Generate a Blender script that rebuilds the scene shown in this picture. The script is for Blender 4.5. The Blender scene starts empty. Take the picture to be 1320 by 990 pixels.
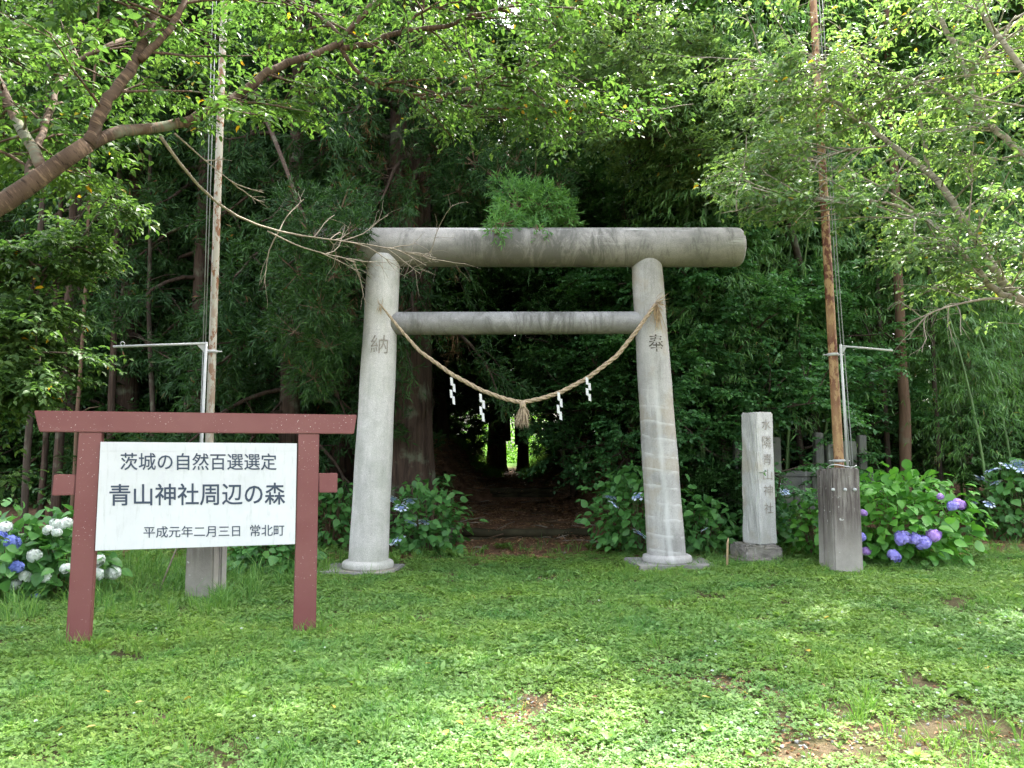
import bpy, bmesh, math, random
import numpy as np
from mathutils import Vector, Matrix, noise as mnoise

# ------------------------------------------------------------------ camera, sky, sun, exposure
scene = bpy.context.scene
COL = scene.collection
CAM_H, F, PITCH = 1.6, 990.0, math.radians(5.0)
cam_d = bpy.data.cameras.new("camera")
cam = bpy.data.objects.new("camera", cam_d)
COL.objects.link(cam)
cam.location = (0, 0, CAM_H)
cam.rotation_euler = (math.radians(90) + PITCH, 0, 0)
cam_d.sensor_width = 36.0
cam_d.lens = 27.0
cam_d.clip_start, cam_d.clip_end = 0.05, 2000
scene.camera = cam

SUN_EL, SUN_AZ = math.radians(55.5), math.radians(30)      # high, behind the wood and a little to the right
world = bpy.data.worlds.new("World")
scene.world = world
world.use_nodes = True
wn = world.node_tree
bg = wn.nodes["Background"]
sky = wn.nodes.new("ShaderNodeTexSky")
sky.sky_type = 'NISHITA'
sky.sun_disc = False
sky.sun_elevation, sky.sun_rotation = SUN_EL, SUN_AZ
sky.dust_density = 6.0
sky.ozone_density = 0.6
sky.air_density = 1.0
hazy = wn.nodes.new("ShaderNodeHueSaturation")            # thin white cloud takes most of the blue out of the sky
hazy.inputs["Saturation"].default_value = 0.42
wn.links.new(sky.outputs[0], hazy.inputs["Color"])
wn.links.new(hazy.outputs[0], bg.inputs[0])
bg.inputs[1].default_value = 0.15
sd = bpy.data.lights.new("sun", 'SUN')
sd.energy, sd.angle, sd.color = 2.8, math.radians(0.6), (1.0, 0.95, 0.86)
sun = bpy.data.objects.new("sun", sd)
COL.objects.link(sun)
sdir = Vector((math.sin(SUN_AZ) * math.cos(SUN_EL), math.cos(SUN_AZ) * math.cos(SUN_EL), math.sin(SUN_EL)))
sun.rotation_euler = sdir.to_track_quat('Z', 'Y').to_euler()
sun.location = sdir * 60
scene.view_settings.view_transform = 'Standard'
scene.view_settings.look = 'None'
scene.view_settings.gamma = 1.0
scene.view_settings.exposure = 3.05
scene.cycles.max_bounces = 7
scene.cycles.diffuse_bounces = 4
scene.cycles.glossy_bounces = 2
scene.cycles.transmission_bounces = 4
scene.cycles.transparent_max_bounces = 4
scene.cycles.sample_clamp_indirect = 6.0

# ------------------------------------------------------------------ geometry of the photograph
CP, SP = math.cos(PITCH), math.sin(PITCH)


def ray(px, py):
    u, v = (px - 660) / F, (495 - py) / F
    return np.array([u, CP - v * SP, SP + v * CP])


def P(px, py, Y):
    d = ray(px, py)
    return Vector((d[0] * Y / d[1], Y, CAM_H + d[2] * Y / d[1]))


def sst(a, b, x):
    t = np.clip((x - a) / (b - a), 0, 1)
    return t * t * (3 - 2 * t)


def path_x(y):
    return np.interp(y, [12, 14, 20, 30, 60], [0.22, 0.24, 0.1, 0.0, -0.05])


def ground_z(x, y):
    x = np.asarray(x, float); y = np.asarray(y, float)
    base = 0.018 * np.clip(x, 0, 8) + 0.012 * np.sin(x * 1.3 + 0.4) * np.sin(y * 1.1) + 0.008 * np.sin(x * 3.1 + y * 2.3)
    pz = np.interp(y, [13.0, 13.98, 14.02, 19.9, 20.02, 45, 90, 140], [0.0, 0.03, 0.18, 0.34, 0.56, 0.85, 1.4, 1.6])
    d = np.abs(x - path_x(y))
    hw = np.interp(y, [13, 16, 24, 60], [1.25, 1.05, 0.75, 0.7])
    near = sst(0.0, 1.5, d - hw)
    bank = near * (0.42 + 0.95 * np.exp(-((d - hw - 1.7) / 1.5) ** 2)) * sst(12.6, 17.5, y)
    rough = 0.05 * np.sin(x * 2.2 + 1) * np.sin(y * 1.7) + 0.03 * np.sin(x * 5.3 + y * 4.1)
    return base + pz + bank + rough * sst(12.5, 15, y) * sst(0, .6, d - hw)


def gz(x, y):
    return float(ground_z(x, y))


def G(px, py):
    d = ray(px, py)
    t = 2.0
    for _ in range(4000):
        p = d * t
        if CAM_H + p[2] <= gz(p[0], p[1]):
            break
        t += 0.02
    return Vector((d[0] * t, d[1] * t, gz(d[0] * t, d[1] * t)))


# ------------------------------------------------------------------ materials
def lin(r, g=None, b=None):
    if g is None:
        r, g, b = r
    f = lambda c: (c / 255 / 12.92) if c / 255 <= 0.04045 else ((c / 255 + 0.055) / 1.055) ** 2.4
    return (f(r), f(g), f(b), 1)


class N:
    def __init__(self, name):
        self.m = bpy.data.materials.new(name)
        self.m.use_nodes = True
        self.t = self.m.node_tree
        self.b = self.t.nodes["Principled BSDF"]
        self.out = self.t.nodes["Material Output"]

    def n(self, typ, **kw):
        nd = self.t.nodes.new(typ)
        for k, v in kw.items():
            if k in nd.inputs:
                nd.inputs[k].default_value = v
            else:
                setattr(nd, k, v)
        return nd

    def l(self, a, b):
        self.t.links.new(a, b)

    def noise(self, scale, detail=6, rough=0.6, vec=None, dist=0.0):
        nd = self.n("ShaderNodeTexNoise", Scale=scale, Detail=detail, Roughness=rough, Distortion=dist)
        if vec is not None:
            self.l(vec, nd.inputs["Vector"])
        return nd.outputs["Fac"]

    def vec(self, scale=(1, 1, 1), kind="Object"):
        tc = self.n("ShaderNodeTexCoord")
        mp = self.n("ShaderNodeMapping")
        mp.inputs["Scale"].default_value = scale
        self.l(tc.outputs[kind], mp.inputs["Vector"])
        return mp.outputs[0]

    def ramp(self, fac, stops, interp='LINEAR'):
        r = self.n("ShaderNodeValToRGB")
        r.color_ramp.interpolation = interp
        el = r.color_ramp.elements
        while len(el) < len(stops):
            el.new(0.5)
        for e, (p, c) in zip(el, stops):
            e.position = p
            e.color = c if len(c) == 4 else (*c, 1)
        self.l(fac, r.inputs[0])
        return r.outputs[0]

    def mask(self, fac, a, b):
        r = self.n("ShaderNodeMapRange")
        r.inputs[1].default_value, r.inputs[2].default_value = a, b
        self.l(fac, r.inputs[0])
        return r.outputs[0]

    def mix(self, fac, a, b, mode='MIX'):
        x = self.n("ShaderNodeMix", data_type='RGBA', blend_type=mode)
        for s, v in ((x.inputs[0], fac), (x.inputs[6], a), (x.inputs[7], b)):
            if hasattr(v, "links"):
                self.l(v, s)
            else:
                s.default_value = v
        return x.outputs[2]

    def math(self, op, a, b):
        x = self.n("ShaderNodeMath", operation=op)
        for s, v in zip(x.inputs, (a, b)):
            if hasattr(v, "links"):
                self.l(v, s)
            else:
                s.default_value = v
        return x.outputs[0]

    def bump(self, h, strength=0.5, dist=0.02):
        b = self.n("ShaderNodeBump", Strength=strength, Distance=dist)
        self.l(h, b.inputs["Height"])
        self.l(b.outputs[0], self.b.inputs["Normal"])

    def done(self, col=None, rough=0.8, spec=0.3, metal=0.0):
        if col is not None:
            if hasattr(col, "links"):
                self.l(col, self.b.inputs["Base Color"])
            else:
                self.b.inputs["Base Color"].default_value = col
        self.b.inputs["Roughness"].default_value = rough
        self.b.inputs["Specular IOR Level"].default_value = spec
        self.b.inputs["Metallic"].default_value = metal
        return self.m


def leaf_mat(name, dark, mid, light, trans=0.35, rough=0.45, spec=0.35, odd=None, clump=0.9, lawn=False):
    k = N(name)
    at = k.n("ShaderNodeAttribute", attribute_name="rnd")
    stops = [(0.0, dark), (0.5, mid), (0.93 if odd else 1.0, light)]
    if odd:
        stops += [(0.993, light), (0.996, odd)]
    c = k.ramp(at.outputs["Fac"], stops)
    nz = k.noise(clump, 3, 0.5, k.vec())
    c = k.mix(k.mask(nz, 0.35, 0.7), c, k.mix(1.0, c, (1.25, 1.15, 0.8, 1), 'MULTIPLY'))
    if lawn:
        gp = k.n("ShaderNodeNewGeometry").outputs["Position"]
        c = k.mix(k.mask(k.noise(.55, 5, .6, gp), .44, .62), c, k.mix(1.0, c, (1.3, 1.15, 0.9, 1), 'MULTIPLY'))
        c = k.mix(k.mask(k.noise(2.1, 4, .6, gp), .5, .68), c, k.mix(1.0, c, (.7, .85, .9, 1), 'MULTIPLY'))
    k.l(c, k.b.inputs["Base Color"])
    k.b.inputs["Roughness"].default_value = rough
    k.b.inputs["Specular IOR Level"].default_value = spec
    tr = k.n("ShaderNodeBsdfTranslucent")
    k.l(k.mix(1.0, c, (1.3, 1.4, .75, 1), 'MULTIPLY'), tr.inputs[0])
    ms = k.n("ShaderNodeMixShader", Fac=trans)
    k.l(k.b.outputs[0], ms.inputs[1])
    k.l(tr.outputs[0], ms.inputs[2])
    k.l(ms.outputs[0], k.out.inputs["Surface"])
    return k.m


M = {}
M['clover'] = leaf_mat("clover_leaf", (.10, .205, .06), (.142, .27, .082), (.195, .33, .11), 0.35, 0.5, 0.3, (.35, .28, .05), 1.1, True)
M['grass'] = leaf_mat("grass_blade", (.075, .18, .05), (.11, .25, .065), (.18, .32, .09), 0.35, 0.5, 0.3, (.4, .32, .14), 0.8, True)
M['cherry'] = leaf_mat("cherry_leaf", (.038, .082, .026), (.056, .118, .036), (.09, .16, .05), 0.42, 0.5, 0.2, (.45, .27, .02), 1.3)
M['cherry_bright'] = leaf_mat("sunlit_tint_leaf", (.08, .145, .06), (.12, .205, .085), (.18, .28, .12), 0.42, 0.5, 0.22, (.4, .27, .03), 1.3)  # lighter copy of the cherry leaf: sunlight put into the colour
M['broad'] = leaf_mat("broadleaf", (.025, .068, .018), (.04, .105, .026), (.065, .15, .035), 0.35, 0.38, 0.45, None, 0.5)
M['dark_broad'] = leaf_mat("evergreen_leaf", (.022, .066, .018), (.038, .105, .028), (.07, .165, .05), 0.22, 0.3, 0.55, None, 0.5)
M['round'] = leaf_mat("round_leaf", (.04, .12, .045), (.06, .17, .062), (.095, .23, .09), 0.35, 0.42, 0.4, None, 0.8)
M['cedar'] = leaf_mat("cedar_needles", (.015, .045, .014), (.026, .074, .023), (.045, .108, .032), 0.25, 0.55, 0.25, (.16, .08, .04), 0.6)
M['cedar_tuft'] = leaf_mat("cedar_tuft_skylit_tint", (.07, .18, .055), (.10, .24, .07), (.14, .3, .095), 0.3, 0.55, 0.25, None, 1.6)  # paler than the other cedar needles: light from the sky painted in
M['bamboo_leaf'] = leaf_mat("bamboo_leaf", (.06, .14, .05), (.085, .2, .065), (.13, .27, .09), 0.35, 0.45, 0.35, (.3, .24, .1), 0.8)
M['hydrangea'] = leaf_mat("hydrangea_leaf", (.06, .18, .055), (.09, .24, .07), (.12, .30, .09), 0.3, 0.42, 0.4, None, 3.0)
M['hydrangea_bright'] = leaf_mat("hydrangea_leaf_light", (.065, .21, .04), (.10, .29, .05), (.14, .35, .065), 0.3, 0.45, 0.35, None, 3.0)
M['brown_leaf'] = leaf_mat("fallen_brown_leaf", (.15, .08, .045), (.27, .15, .09), (.48, .32, .2), .1, .7, .2)
M['far_leaf'] = leaf_mat("far_clearing_leaf", (.08, .2, .03), (.12, .27, .04), (.18, .34, .06), 0.5, 0.6, 0.2)


def flat(name, c, rough=0.7, spec=0.3, var=0.25, scale=6):
    k = N(name)
    nz = k.noise(scale, 5, 0.6, k.vec())
    col = k.mix(k.mask(nz, 0.3, 0.7), (*[v * (1 - var) for v in c[:3]], 1), (*[min(1, v * (1 + var)) for v in c[:3]], 1))
    k.bump(k.noise(scale * 12, 4, 0.6, k.vec()), 0.15, 0.005)
    return k.done(col, rough, spec)


def bark(name, a, b, stretch=(9, 9, 1.1), strength=0.8, rings=False):
    k = N(name)
    v = k.vec(stretch)
    nz = k.noise(1.6, 8, 0.65, v, 0.4)
    col = k.mix(k.mask(nz, 0.3, 0.7), a, b)
    lich = k.noise(2.2, 5, 0.6, k.vec())
    col = k.mix(k.mask(lich, 0.56, 0.7), col, (.16, .18, .12, 1))
    if rings:
        at = k.n("ShaderNodeAttribute", attribute_name="along")
        cb = k.n("ShaderNodeCombineXYZ")
        k.l(at.outputs["Fac"], cb.inputs[0])
        n1 = k.noise(1.0, 5, 0.8, None)
        sep = k.n("ShaderNodeMapping")
        sep.inputs["Scale"].default_value = (30, 1, 1)
        k.l(cb.outputs[0], sep.inputs[0])
        add = k.n("ShaderNodeVectorMath", operation='ADD')
        k.l(sep.outputs[0], add.inputs[0])
        k.l(k.vec((7, 7, 7)), add.inputs[1])
        rn = k.noise(1.0, 4, 0.7, add.outputs[0])
        col = k.mix(k.mask(rn, 0.55, 0.63), col, tuple(min(1, c * 1.6) for c in b[:3]) + (1,))
        col = k.mix(k.mask(rn, 0.42, 0.36), col, tuple(c * .5 for c in a[:3]) + (1,))
        k.bump(rn, 0.6, 0.01)
    else:
        k.bump(nz, strength, 0.04)
    return k.done(col, 0.85, 0.2)


M['cherry_bark'] = bark("cherry_bark", (.05, .032, .02, 1), (.10, .066, .042, 1), (3, 3, 3), 0.6, True)
M['pale_bark'] = bark("pale_cherry_bark", (.20, .17, .13, 1), (.32, .29, .23, 1), (6, 6, 6), 0.5, True)
M['cedar_bark'] = bark("cedar_bark", (.028, .019, .014, 1), (.105, .07, .05, 1), (14, 14, .7), 1.0)
M['trunk_bark'] = bark("forest_trunk_bark", (.035, .027, .02, 1), (.09, .068, .05, 1), (8, 8, .9), 0.8)
M['dead_wood'] = flat("dead_twig_wood", (.27, .23, .18), 0.8, 0.2, 0.3, 14)
M['twig'] = flat("brown_twig", (.16, .11, .07), 0.85, 0.2, 0.3, 14)
M['culm'] = flat("bamboo_culm", (.09, .17, .05), 0.35, 0.5, 0.3, 3)
M['dry_straw'] = flat("dry_straw", (.40, .29, .17), 0.8, 0.2, 0.35, 20)


def granite(name, base=(.36, .36, .34), rings=0.0, dark=0.5, green=0.3, streak_axis='Z', warm=False, horizontal=False):
    k = N(name)
    v = k.vec()
    sp = k.noise(190, 2, 0.7, v)
    col = k.mix(k.mask(sp, 0.36, 0.62), (*[b * .62 for b in base], 1), (*[min(1, b * 1.28) for b in base], 1))
    big = k.noise(1.5, 6, 0.65, v)
    col = k.mix(k.math('MULTIPLY', k.mask(big, 0.45, 0.68), dark), col, (.10, .10, .09, 1))
    st = k.vec((4, 4, .5) if not horizontal else (5.0, 1.2, 0.6))
    stn = k.noise(1.6, 7, 0.7, st)
    col = k.mix(k.math('MULTIPLY', k.mask(stn, 0.5, 0.72), dark * .9), col, (.09, .09, .075, 1))
    lt = k.noise(2.4, 6, 0.7, k.vec((5, 5, .35) if not horizontal else (.5, 3, 5)))
    col = k.mix(k.math('MULTIPLY', k.mask(lt, 0.57, 0.7), .55), col, (.55, .55, .52, 1))
    gn = k.noise(2.0, 5, 0.6, k.vec((1.3, 1.3, 1.3)))
    col = k.mix(k.math('MULTIPLY', k.mask(gn, 0.42, 0.65), green), col, (.17, .21, .12, 1))
    if warm:
        col = k.mix(k.math('MULTIPLY', k.mask(k.noise(2.6, 4, .5, v), .5, .62), .35), col, (.36, .28, .18, 1))
    if rings:
        tc = k.n("ShaderNodeTexCoord")
        sx = k.n("ShaderNodeSeparateXYZ")
        k.l(tc.outputs["Object"], sx.inputs[0])
        wob = k.noise(2.4, 4, .5, v)
        z = k.math('ADD', k.math('MULTIPLY', sx.outputs[2], 4.6), k.math('ADD', k.math('MULTIPLY', sx.outputs[0], 0.75), k.math('MULTIPLY', wob, 0.7)))
        fr = k.math('FRACT', z, 0)
        ln = k.mask(fr, 0.80, 0.97)
        brk = k.mask(k.noise(7, 3, .5, v), .38, .55)
        hi = k.mask(sx.outputs[2], 2.75, 2.0)
        amt = k.math('MULTIPLY', k.math('MULTIPLY', ln, brk), k.math('MULTIPLY', hi, rings))
        col = k.mix(amt, col, (.62, .62, .60, 1))
        if rings > .3:
            sl = k.math('SUBTRACT', sx.outputs[0], k.math('ADD', 2.03, k.math('MULTIPLY', sx.outputs[2], -.066)))
            sl = k.math('ABSOLUTE', k.math('ADD', sl, k.math('MULTIPLY', k.math('SUBTRACT', wob, .5), .05)), 0)
            st2 = k.math('MULTIPLY', k.mask(sl, .05, .012), k.math('MULTIPLY', k.mask(sx.outputs[2], 2.75, 2.3), k.mask(k.noise(9, 4, .6, k.vec((1, 1, .2))), .25, .6)))
            col = k.mix(k.math('MULTIPLY', st2, .6), col, (.62, .62, .60, 1))
    k.bump(k.noise(90, 4, .7, v), 0.35, 0.006)
    return k.done(col, 0.82, 0.25)


M['granite_left'] = granite("granite_pale_pillar", (.60, .58, .55), 0.0, 0.3, 0.26)
M['granite_right'] = granite("granite_grey_pillar", (.47, .455, .435), 0.6, 0.45, 0.06, warm=True)
M['granite_beam'] = granite("granite_dark_beam", (.34, .345, .33), 0, 0.75, 0.35, horizontal=True)
M['granite_tie'] = granite("granite_tie_beam", (.36, .36, .36), 0, 0.75, 0.12, horizontal=True)
M['slab'] = granite("weathered_slab_stone", (.30, .29, .28), 0, 0.5, 0.25, warm=True)
M['marker_front'] = granite("dressed_marker_stone", (.52, .515, .495), 0, 0.25, 0.15, warm=True)
M['old_stone'] = granite("old_mossy_stone", (.22, .20, .18), 0, 0.6, 0.35, warm=True)
M['fence_stone'] = granite("fence_stone_shade_tint", (.11, .11, .10), 0, 0.4, 0.35)  # grey stone darkened, so the dim shade sits in its base colour


def beam_stone(name, zc, x0, x1, base, seed):
    k = N(name)
    v = k.vec()
    tc = k.n("ShaderNodeTexCoord"); sx = k.n("ShaderNodeSeparateXYZ"); k.l(tc.outputs["Object"], sx.inputs[0])
    sp_ = k.noise(150, 2, .8, v)
    col = k.mix(k.mask(sp_, .38, .6), (*[b * .7 for b in base], 1), (*[b * 1.2 for b in base], 1))
    drip = k.noise(1.4, 8, .8, k.vec((3.2, 1.0, 1.0)), 1.2)
    big = k.noise(1.1, 6, .7, k.vec((1, 1, 1.6)))
    mid = k.math('MULTIPLY', k.mask(sx.outputs[0], x0, x0 + .7), k.mask(sx.outputs[0], x1, x1 - .9))
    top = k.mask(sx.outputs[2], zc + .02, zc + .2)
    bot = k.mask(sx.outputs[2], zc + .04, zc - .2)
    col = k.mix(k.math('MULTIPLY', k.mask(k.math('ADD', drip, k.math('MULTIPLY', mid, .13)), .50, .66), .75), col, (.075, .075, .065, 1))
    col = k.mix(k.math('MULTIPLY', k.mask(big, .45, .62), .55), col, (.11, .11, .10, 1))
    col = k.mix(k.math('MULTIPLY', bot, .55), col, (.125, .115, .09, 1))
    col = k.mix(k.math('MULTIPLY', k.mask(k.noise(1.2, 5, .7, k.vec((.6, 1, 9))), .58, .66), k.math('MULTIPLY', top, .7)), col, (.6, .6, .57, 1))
    k.bump(k.noise(80, 4, .7, v), .35, .006)
    return k.done(col, .85, .2)


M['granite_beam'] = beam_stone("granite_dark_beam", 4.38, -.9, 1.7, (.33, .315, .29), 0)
M['granite_tie'] = beam_stone("granite_tie_beam", 3.36, -.3, 1.4, (.36, .355, .35), 1)


def concrete(name):
    k = N(name)
    v = k.vec()
    col = k.mix(k.mask(k.noise(3, 7, .7, v), .3, .7), (.25, .23, .205, 1), (.37, .345, .31, 1))
    stn = k.noise(1.5, 7, .75, k.vec((9, 9, .8)))
    tc = k.n("ShaderNodeTexCoord"); sx = k.n("ShaderNodeSeparateXYZ"); k.l(tc.outputs["Object"], sx.inputs[0])
    h = k.mask(sx.outputs[2], 0.2, 0.75)
    col = k.mix(k.math('MULTIPLY', k.math('MULTIPLY', k.mask(stn, .30, .56), h), .9), col, (.075, .06, .055, 1))
    col = k.mix(k.mask(k.noise(14, 4, .6, v), .66, .72), col, (.5, .5, .46, 1))
    k.bump(k.noise(70, 5, .7, v), .5, .008)
    return k.done(col, .9, .2)


M['concrete'] = concrete("stained_concrete")


def painted_red():
    k = N("faded_red_paint")
    v = k.vec()
    col = k.mix(k.mask(k.noise(1.4, 5, .6, v), .35, .7), (.165, .052, .05, 1), (.20, .078, .07, 1))
    col = k.mix(k.mask(k.noise(5, 6, .7, k.vec((1, 1, .3))), .62, .75), col, (.19, .07, .06, 1))
    chips = k.noise(75, 2, .5, v)
    zone = k.mask(k.noise(2.2, 3, .5, v), .42, .62)
    col = k.mix(k.math('MULTIPLY', k.mask(chips, .69, .71), zone), col, (.62, .52, .48, 1))
    k.bump(k.noise(30, 4, .6, v), .12, .004)
    return k.done(col, .5, .35)


M['red'] = painted_red()


def white_panel():
    k = N("white_painted_panel")
    v = k.vec()
    col = k.mix(k.mask(k.noise(1.8, 6, .65, v), .4, .75), (.62, .625, .63, 1), (.53, .535, .54, 1))
    col = k.mix(k.math('MULTIPLY', k.mask(k.noise(5, 7, .75, k.vec((6, 6, .9))), .54, .74), .55), col, (.36, .37, .35, 1))
    return k.done(col, .45, .4)


M['panel'] = white_panel()
M['ink'] = flat("dark_blue_grey_lettering", (.045, .06, .09), .6, .3, .15)
M['carve'] = flat("carved_dirt_stone", (.10, .09, .075), .95, .1, .3, 40)  # dirt tone for dark characters laid proud of the stone
M['carve_faint'] = flat("carved_faint_stone", (.29, .265, .23), .95, .1, .45, 30)


def metal_pole(name, base, rust, amount):
    k = N(name)
    v = k.vec()
    col = k.mix(k.mask(k.noise(2.0, 6, .6, k.vec((6, 6, .6))), .35, .7), base, (*[c * .8 for c in base[:3]], 1))
    r = k.noise(9, 6, .7, k.vec((1.5, 1.5, .8)))
    big = k.noise(.8, 3, .5, v)
    m = k.math('MULTIPLY', k.mask(r, amount, amount + .04), k.mask(big, .32, .5))
    col = k.mix(m, col, rust)
    return k.done(col, .55, .4)


M['pole_grey'] = metal_pole("weathered_grey_pole", (.42, .39, .32, 1), (.20, .09, .04, 1), .51)
M['pole_rust'] = metal_pole("rusty_ochre_pole", (.40, .245, .115, 1), (.13, .038, .018, 1), .475)
M['galv'] = flat("galvanised_steel", (.45, .46, .45), .4, .5, .2)
M['cord'] = flat("grey_cord", (.26, .27, .26), .8, .2, .2)
M['rope'] = flat("straw_rope", (.37, .29, .195), .85, .15, .35, 30)
M['paper'] = flat("white_paper", (.80, .80, .80), .7, .2, .05)


def petal(name, c1, c2):
    k = N(name)
    at = k.n("ShaderNodeAttribute", attribute_name="rnd")
    return k.done(k.ramp(at.outputs["Fac"], [(0, c1), (1, c2)]), .6, .2)


M['petal_blue'] = petal("blue_petals", (.10, .14, .48, 1), (.24, .30, .70, 1))
M['petal_violet'] = petal("violet_petals", (.27, .24, .72, 1), (.45, .40, .85, 1))
M['petal_pink'] = petal("pink_violet_petals", (.42, .24, .66, 1), (.58, .38, .8, 1))
M['petal_white'] = petal("white_petals", (.62, .70, .62, 1), (.80, .84, .80, 1))
M['petal_lace'] = petal("pale_blue_buds", (.20, .27, .62, 1), (.42, .52, .80, 1))
M['petal_pale'] = petal("pale_blue_petals", (.50, .62, .82, 1), (.78, .82, .88, 1))


def ground_mat():
    k = N("soil_and_litter")
    v = k.vec()
    a = k.noise(6, 8, .75, v)
    col = k.ramp(a, [(.25, (.06, .035, .022)), (.5, (.17, .098, .06)), (.75, (.30, .18, .11))])
    lit = k.noise(60, 4, .8, k.vec((1.0, 2.2, 1)))
    col = k.mix(k.mask(lit, .6, .72), col, (.32, .19, .11, 1))
    moss = k.noise(.9, 6, .65, v)
    col = k.mix(k.math('MULTIPLY', k.mask(moss, .52, .66), .6), col, (.045, .07, .02, 1))
    tc = k.n("ShaderNodeTexCoord"); sx = k.n("ShaderNodeSeparateXYZ"); k.l(tc.outputs["Object"], sx.inputs[0])
    front = k.mask(sx.outputs[1], 12.0, 11.0)
    gcol = k.mix(k.mask(k.noise(3.0, 7, .7, v), .50, .66), (.075, .065, .032, 1), (.15, .11, .07, 1))
    col = k.mix(front, col, gcol)
    col = k.mix(k.mask(sx.outputs[1], 36, 42), col, (.10, .20, .04, 1))
    k.bump(k.noise(38, 8, .75, v), .7, .03)
    return k.done(col, .95, .1)


M['soil'] = ground_mat()
M['log'] = flat("mossy_step_wood", (.05, .045, .025), .9, .15, .4, 5)

# ------------------------------------------------------------------ object helpers


def link(o, parent=None):
    COL.objects.link(o)
    if parent is not None:
        o.parent = parent
    return o


def tag(o, label=None, cat=None, group=None, kind=None):
    if label: o['label'] = label
    if cat: o['category'] = cat
    if group: o['group'] = group
    if kind: o['kind'] = kind
    return o


def empty(name, loc, label, cat, group=None, rz=0.0, s=1.0):
    o = bpy.data.objects.new(name, None)
    o.empty_display_size = .2
    o.location = loc
    o.rotation_euler = (0, 0, rz)
    o.scale = (s, s, s)
    link(o)
    return tag(o, label, cat, group)


def arr_mesh(name, V, Fc, mat, rnd=None, along=None, smooth=False):
    """V (n,3), Fc (m,k) with one k."""
    me = bpy.data.meshes.new(name)
    V = np.ascontiguousarray(V, np.float32); Fc = np.ascontiguousarray(Fc, np.int32)
    k = Fc.shape[1]
    me.vertices.add(len(V)); me.vertices.foreach_set("co", V.ravel())
    me.loops.add(Fc.size); me.loops.foreach_set("vertex_index", Fc.ravel())
    me.polygons.add(len(Fc))
    me.polygons.foreach_set("loop_start", np.arange(0, Fc.size, k, dtype=np.int32))
    if smooth:
        me.polygons.foreach_set("use_smooth", np.ones(len(Fc), bool))
    me.update(calc_edges=True)
    if rnd is not None:
        a = me.attributes.new("rnd", 'FLOAT', 'FACE'); a.data.foreach_set("value", np.ascontiguousarray(rnd, np.float32))
    if along is not None:
        a = me.attributes.new("along", 'FLOAT', 'POINT'); a.data.foreach_set("value", np.ascontiguousarray(along, np.float32))
    me.materials.append(mat)
    return me


def mobj(name, me, parent=None, loc=(0, 0, 0)):
    o = bpy.data.objects.new(name, me)
    o.location = loc
    return link(o, parent)


def bm_obj(name, bm, mat, parent=None, world=True, smooth=False):
    """bmesh in WORLD coordinates -> object, local to its parent (parents are unrotated Empties)."""
    off = Vector(parent.location) if (parent is not None and world) else Vector((0, 0, 0))
    if parent is not None and world and parent.parent is not None:
        off = off + Vector(parent.parent.location)
    if off.length > 0:
        bmesh.ops.translate(bm, verts=bm.verts, vec=-off)
    me = bpy.data.meshes.new(name)
    bm.to_mesh(me); bm.free()
    me.materials.append(mat)
    if smooth:
        me.shade_smooth()
    return mobj(name, me, parent)


def box_bm(c, size, rot=None, bevel=0.0, bm=None):
    bm2 = bmesh.new()
    bmesh.ops.create_cube(bm2, size=1)
    bmesh.ops.scale(bm2, vec=size, verts=bm2.verts)
    if bevel:
        bmesh.ops.bevel(bm2, geom=bm2.edges[:], offset=bevel, segments=2, affect='EDGES', clamp_overlap=True)
    m = Matrix.Translation(Vector(c)) @ (rot if rot is not None else Matrix.Identity(4))
    bmesh.ops.transform(bm2, matrix=m, verts=bm2.verts)
    if bm is None:
        return bm2
    tmp = bpy.data.meshes.new("t"); bm2.to_mesh(tmp); bm2.free(); bm.from_mesh(tmp); bpy.data.meshes.remove(tmp)
    return bm


def frames(pts):
    pts = np.asarray(pts, float)
    T = np.gradient(pts, axis=0); T /= np.linalg.norm(T, axis=1)[:, None] + 1e-12
    up = np.array([0, 0, 1.0]) if abs(T[:, 2]).mean() < .8 else np.array([1.0, 0, 0])
    A = np.cross(T, up); A /= np.linalg.norm(A, axis=1)[:, None] + 1e-12
    B = np.cross(T, A)
    return T, A, B


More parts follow.
